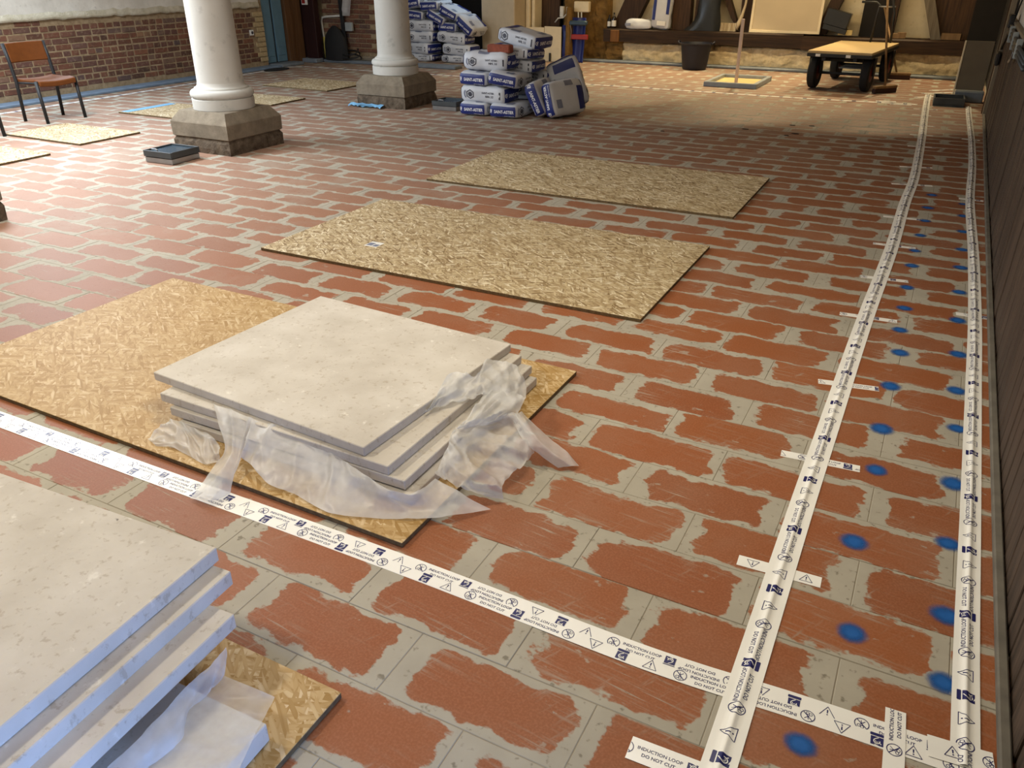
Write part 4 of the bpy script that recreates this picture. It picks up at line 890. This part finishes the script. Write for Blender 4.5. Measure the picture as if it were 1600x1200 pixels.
# brooms
def broom(name, label, foot, top, hx, hy, rz):
    t = thing(name, label, 'broom', (*foot, 0), 0)
    R_ = Matrix.Rotation(rz, 4, 'Z')
    MB().bbox(-hx, hx, -hy, hy, .06, .095, .006, R_).obj('broom_head', M['broomwood'], t)
    MB().bbox(-hx * .97, hx * .97, -hy * .9, hy * .9, .002, .06, .004, R_).obj('bristles', M['bristle'], t)
    d = Vector(top) - Vector((*foot, 0)); MB().tube([(0, 0, .09), d], .014, 10).obj('broom_handle', M['broomwood'], t, smooth=True)
broom('broom', 'wooden broom leaning on the near side of the flat trolley', (-.76, 12.22), (-1.0, 12.5, 1.35), .19, .035, .85)
broom('broom', 'broom head lying behind the trolley by the far wall', (-.74, 13.85), (-1.12, 14.28, .95), .2, .04, .1)

# ------------------------------------------------------------------ tray with upright stick
t = thing('framed_tray', 'grey framed yellow tray on the floor with upright pale stick', 'tray', (-2.73, 12.33, 0), .0)
MB().bbox(-.33, .33, -.47, .47, .002, .02, .003).obj('tray_base', M['yellow'], t)
for a, b, c, d in ((-.37, .37, -.52, -.46), (-.37, .37, .46, .52), (-.37, -.31, -.46, .46), (.31, .37, -.46, .46)): MB().bbox(a, b, c, d, .0, .065, .006).obj('frame_side', M['greyframe'], t)
MB().bbox(-.022, .022, -.014, .014, .02, .86, .003, Matrix.Translation((.0, -.14, 0)) @ Matrix.Rotation(.03, 4, 'X')).obj('stick', M['pinkwood'], t)
# tub
t = thing('rubber_tub', 'dark navy rubber tub standing against the far wall', 'bucket', (-3.80, 13.78, 0))
o = MB().lathe([(.0, .012), (.19, .012), (.195, .02), (.245, .375), (.262, .385), (.265, .40), (.25, .402), (.238, .385), (.185, .03), (.0, .03)], n=40, cap=False).obj('tub_body', M['bucket'], t); smooth_by_angle(o, 50)
for s in (-1, 1): MB().tube([(s * .262, -.06, .385), (s * .29, -.045, .41), (s * .295, 0, .425), (s * .29, .045, .41), (s * .262, .06, .385)], .012, 8).obj('handle', M['bucket'], t, smooth=True)

# ------------------------------------------------------------------ things standing on the sill
SZ = .553
def bottle(x, y, h, r, mat, label):
    t = thing('bottle', label, 'bottle', (x, y, SZ), 0)
    o = MB().lathe([(r * .9, 0), (r, .01), (r, h * .62), (r * .8, h * .72), (r * .34, h * .82), (r * .32, h * .98), (r * .2, h)], n=20).obj('glass', mat, t); smooth_by_angle(o, 50)
    MB().lathe([(r * 1.01, h * .12), (r * 1.015, h * .13), (r * 1.015, h * .5), (r * 1.01, h * .51)], n=20, cap=False).obj('bottle_label', M['sign'], t, smooth=True)
    MB().lathe([(r * .36, h * .93), (r * .36, h * 1.02)], n=14).obj('cap', M['black'], t)
bottle(-5.41, 14.2, .24, .04, M['glass'], 'brown bottle with white label standing on the timber sill')
bottle(-5.51, 14.24, .20, .035, M['black'], 'small dark bottle on the sill beside the labelled one')
D_ = sack_meshes(.46, .20, .15, 11, 1.8)
def loose_bag(name, c, ex, ey, label, mk, cat='bag', parts=()):
    ex = Vector(ex).normalized(); ey = Vector(ey); ey = (ey - ex * ey.dot(ex)).normalized(); ez = ex.cross(ey)
    t = link(name, None); mt = Matrix((ex, ey, ez)).transposed().to_4x4(); mt.translation = Vector(c); t.matrix_world = mt; tag(t, label, cat)
    return t
t = loose_bag('cement_bag', (-4.94, 14.20, .63), X_, (0, 1, 0), 'pale paper bag lying flat on the sill with a red corner', None)
link('bag_body', D_['sack_body'], t).active_material
MB().bbox(.0, .12, -.07, .07, .062, .076, .003).obj('red_corner', M['red'], t); MB().bbox(-.2, -.1, -.176, -.168, -.02, .02, .002).obj('bag_print', M['midgrey'], t)
t = loose_bag('cement_bag', (-4.545, 14.19, .82), (0.05, 0, 1), (1, 0, -.05), 'opened paper bag standing upright on the sill', None)
bm_ = MB(); K2 = sack_fn(.52, .33, .15, 23, 2.2)
for w in (-1, 1): bm_.grid([[K2(-1 + 2 * i / 12, (-1 + 2 * j / 8) * w, w) for j in range(9)] for i in range(13)])
for v in (-1, 1): bm_.grid([[K2((-1 + 2 * i / 12) * -v, v, -1 + 2 * j / 4) for i in range(13)] for j in range(5)])
for u in (-1, 1): bm_.grid([[K2(u, (-1 + 2 * i / 8) * u, -1 + 2 * j / 4) for i in range(9)] for j in range(5)])
bm_.obj('bag_body', M['bag'], t, smooth=True)
# prints face the room: local +Z is ex x ey = -Y side after sign check below
MB().bbox(-.12, .24, -.14, -.09, -.094, -.088, .001).bbox(-.02, .24, .09, .14, -.094, -.088, .001).obj('bag_print', M['navy'], t)
MB().bbox(-.2, -.13, -.05, .1, -.095, -.088, .001).obj('bag_label', M['sign'], t)
# dark plastic sack
mb = MB(); rows = []
for j in range(13):
    z = j / 12 * .9; k = 1 - .25 * (j / 12) ; rw = []
    for i in range(25):
        a = 2 * math.pi * i / 24; n = 1 + .12 * mnoise.noise(Vector((math.cos(a) * 2, math.sin(a) * 2, z * 4)))
        lean = -.10 * max(0, 1 - z / .25) ** 2
        rw.append((-3.76 + (.21 * k) * n * math.cos(a) + (lean - .09 if math.cos(a) < 0 and z < .2 else 0) * (1 - z / .2 if z < .2 else 0), 14.19 + .085 * k * n * math.sin(a), SZ + .004 + z))
    rows.append(rw)
mb.grid(rows); mb.add(rows[0][:24], [tuple(reversed(range(24)))]); mb.add(rows[-1][:24], [tuple(range(24))])
o = mb.obj('plastic_sack', M['black_bag'], smooth=True); tag(o, 'dark shiny plastic sack standing on the sill above the tub', 'sack')
o = MB().bbox(-.14, .14, -.01, .01, 0, .13, .002).obj('board_offcut', M['osb'], loc=(-3.42, 14.2, SZ + .002)); o.rotation_euler = (-.25, 0, 0); tag(o, 'small strand board offcut leaning on the sill beside the dark sack', 'board')
t = thing('twisted_cloth', 'pale twisted rag hanging down to the sill beside the offcut', 'cloth')
MB().tube([(-3.20, 14.22, 1.3), (-3.17, 14.21, 1.1), (-3.18, 14.2, .95), (-3.21, 14.19, .8), (-3.25, 14.18, .68), (-3.27, 14.17, .60)], [.018, .022, .018, .026, .036, .024], 9).obj('cloth', M['tan'], t, smooth=True)
t = thing('framed_board', 'large pale framed board leaning on the sill beside the stick', 'board', (-2.52, 14.16, SZ + .003))
Rl = Matrix.Rotation(-.10, 4, 'X')
MB().bbox(-.51, .51, .0, .012, .02, .95, .002, Rl).obj('panel', M['tan'], t)
for a, b, c, d in ((-.545, -.505, 0, .97), (.505, .545, 0, .97), (-.505, .505, 0, .04), (-.505, .505, .93, .97)): MB().bbox(a, b, -.012, .016, c, d, .003, Rl).obj('frame_side', M['cream'], t)
o = MB().bbox(-.19, .17, -.09, .09, .0, .22, .006).bbox(-.17, .19, -.088, .088, -.075, -.002, .004).obj('dark_case', M['black_bag'], loc=(-1.76, 14.20, .68)); o.rotation_euler = (0, .23, 0); tag(o, 'dark olive case lying tilted on the sill beside the framed board', 'case')
for i, (x, w_, h_, m_, lb) in enumerate([(-1.60, .10, .075, 'yellow', 'small pale wooden block on the sill under the dark case'), (-.89, .055, .07, 'broomwood', 'smaller of two wood offcuts on the sill behind the trolley'), (-.80, .06, .085, 'broomwood', 'larger of two wood offcuts on the sill behind the trolley'), (-.13, .13, .09, 'broomwood', 'broad wood block on the sill beside the grey brace')]):
    o = MB().bbox(-w_, w_, -.04, .04, 0, h_, .004).obj('wood_block', M[m_], loc=(x, 14.19, .535 if i else .556)); o.rotation_euler = (0, 0, .1 * (-1) ** i); tag(o, lb, 'block', 'wooden offcuts on the sill')

# ------------------------------------------------------------------ boards, rolls and boxes by the dark doorway
t = thing('leaning_board', 'tall cream folded board standing before the dark doorway', 'board', (-6.6, 13.75, 0))
MB().bbox(-.33, .02, .10, .12, 0, .55, .003, Matrix.Rotation(.06, 4, 'Z')).obj('board_leaf', M['cream'], t)
MB().bbox(.02, .37, .0, .02, 0, .57, .003, Matrix.Translation((0, .105, 0)) @ Matrix.Rotation(-.12, 4, 'Z')).obj('board_leaf', M['cream'], t)
MB().bbox(.14, .17, .045, .075, .0, .14, .004).obj('notch', M['black'], t)
t = thing('membrane_roll', 'dark blue membrane sheet standing up against the rough pillar', 'roll', (-5.93, 13.86, 0))
mb = MB(); mb.grid([[(-.16 + .27 * i / 12 + .10 * max(0, .12 - z) + .05 * z, .02 * math.sin(i * .9) - .18 * max(0, .18 - z), z + .003) for i in range(13)] for z in (0, .03, .06, .1, .15, .2, .4, .6, .72)]); mb.obj('sheet', M['blue'], t, smooth=True).modifiers.new('thick', 'SOLIDIFY').thickness = .006
MB().bbox(-.12, .20, -.06, -.02, .38, .46, .008).obj('red_band', M['red'], t)
MB().bbox(-.16, .17, -.08, .02, .60, .68, .02).obj('folded_top', M['dark_blue_glass'], t)
MB().tube([(-.13, -.07, .66), (-.1, -.075, .5), (-.12, -.07, .33)], .006, 6).obj('wire', M['steel'], t, smooth=True)
o = MB().grid([[(-6.20 + .02 * i + .01 * math.sin(z * 20), 13.80 + .01 * math.sin(i + z * 9), z) for i in range(6)] for z in (.003, .2, .4, .6)]).obj('membrane_edge', M['blue'], smooth=True); o.modifiers.new('thick', 'SOLIDIFY').thickness = .006; tag(o, 'narrow dark blue membrane strip beside the cream board', 'membrane')
t = thing('rubble_pile', 'rough stone lump between the two blue membranes', 'stone', (-6.10, 13.86, 0))
mb = MB(); mb.grid([[((.07 - .02 * z) * math.cos(2 * math.pi * i / 14) * (1 + .25 * mnoise.noise(Vector((i * .9, z * 6, 1)))), .09 * math.sin(2 * math.pi * i / 14), z) for i in range(15)] for z in [k * .08 for k in range(12)]]); mb.obj('stone', M['brown_stone'], t, smooth=True)
t = thing('switch_box', 'cream electrical box with conduits above the blue membrane', 'box', (-5.95, 14.05, .80))
MB().bbox(-.14, .14, -.05, .05, 0, .17, .012).obj('case', M['cream'], t)
for k in (-.06, .0): MB().tube([(k, -.03, 0), (k + .01, -.04, -.12), (k, -.03, -.25)], .012, 8).obj('conduit', M['conduit'], t, smooth=True)
t = thing('socket_box', 'small white socket box beside the dark doorway', 'box', (-6.30, 13.98, .72))
MB().bbox(-.035, .035, -.03, .03, 0, .17, .006).obj('case', M['conduit'], t)
MB().tube([(.10, -.02, .16), (.10, -.03, .05), (.04, -.03, -.01), (-.06, -.03, -.02), (-.12, -.03, -.09)], .012, 8).obj('hose', M['conduit'], t, smooth=True)
MB().bbox(.14, .18, -.04, .0, -.03, .07, .008).obj('valve', M['conduit'], t)

# ------------------------------------------------------------------ dark corner by the red door
t = thing('pipe', 'bent white and yellow conduit rising by the dark red door', 'pipe', (0, 0, 0))
MB().tube([(-10.10, 12.09, .33), (-10.11, 12.09, .5), (-10.12, 12.09, .66), (-10.09, 12.09, .72), (-10.0, 12.09, .735), (-9.62, 12.09, .76)], .02, 10).obj('white_pipe', M['conduit'], t, smooth=True)
MB().tube([(-10.07, 12.06, .06), (-10.07, 12.06, .2), (-10.08, 12.07, .32), (-10.10, 12.085, .40)], .021, 10).obj('yellow_sleeve', M['conduit_yellow'], t, smooth=True)
mb = MB(); rows = []
for j in range(9):
    z = j / 8; rw = []
    for i in range(21):
        a = 2 * math.pi * i / 20; k = (1 - .85 * z ** 4) * (1 + .08 * mnoise.noise(Vector((math.cos(a) * 2, math.sin(a) * 2, z * 3 + 5))))
        rw.append((-9.76 + .25 * k * math.cos(a), 11.98 + .10 * k * math.sin(a), .052 + .55 * z))
    rows.append(rw)
o = mb.grid(rows).obj('rubbish_bag', M['rubber'], smooth=True); tag(o, 'black round topped bag slumped below the white conduit', 'bag')
o = MB().bbox(-.035, .035, -.02, .02, 0, 1.6, .006).obj('steel_post', M['black'], loc=(-9.58, 12.04, .05)); o.rotation_euler = (0, -.05, 0); tag(o, 'black upright post beside the grey box in the dark corner', 'post')
o = MB().bbox(-.075, .075, -.03, .03, 0, .14, .01).obj('junction_box', M['greyplastic'], loc=(-9.46, 12.02, .52)); tag(o, 'grey plastic junction box on the dark back wall', 'box')
o = MB().grid([[(-9.58 + .18 * i / 6 + .04 * math.sin(z * 7), 12.04 + .02 * math.sin(i + z * 5), z) for i in range(7)] for z in (.76, .86, .96, 1.06, 1.16)]).obj('hanging_film', M['film'], smooth=True); tag(o, 'grey film hanging above the junction box in the dark corner', 'film')
o = MB().tube([(-9.45 + .22 * math.cos(a) * (1 - .02 * a), 11.98 + .08 * math.sin(a), .08 + .01 * a + .05 * math.sin(a)) for a in [i * .4 for i in range(34)]], .012, 6).obj('cable_coil', M['cable'], smooth=True); tag(o, 'coil of black cable at the foot of the dark back wall', 'cable')

# ------------------------------------------------------------------ cables and pipe on the plank wall
t = thing('cable_run', 'loose black cables and plug hanging on the plank wall', 'cable')
MB().tube([(.44, 10.3, 1.35), (.43, 10.0, 1.12), (.425, 9.9, 1.02), (.42, 10.1, .92), (.415, 10.6, .75), (.415, 11.2, .6)], .012, 6).obj('cable', M['cable'], t, smooth=True)
MB().tube([(.46, 9.6, 1.4), (.44, 9.7, 1.2), (.425, 9.75, 1.05)], .008, 6).obj('cable', M['cable'], t, smooth=True)
MB().bbox(.38, .43, 9.72, 9.95, .97, 1.09, .01).obj('plug', M['cable'], t)
MB().bbox(.38, .425, 10.55, 10.78, .55, .68, .012).obj('plug', M['cable'], t)
t = thing('pipe_bundle', 'bundle of grey pipes clipped along the top of the plank wall', 'pipe')
for k in range(3): MB().tube([(.41 - .004 * k, 9.7, 1.0 - .03 * k), (.41, 8.8, .985 - .032 * k), (.405, 8.0, .965 - .03 * k), (.41, 6.5, .97 - .03 * k)], .014, 8).obj('pipe_length', M['dark_metal'], t, smooth=True)
for y_ in (9.2, 8.4, 7.6): MB().bbox(.385, .43, y_ - .02, y_ + .02, .88, 1.02, .004).obj('clip', M['greyplastic'], t)
MB().tube([(.405, 7.95, .90), (.40, 8.05, .84), (.40, 8.25, .80)], .012, 8).obj('pipe_end', M['steel'], t, smooth=True)
bpy.context.view_layer.update()
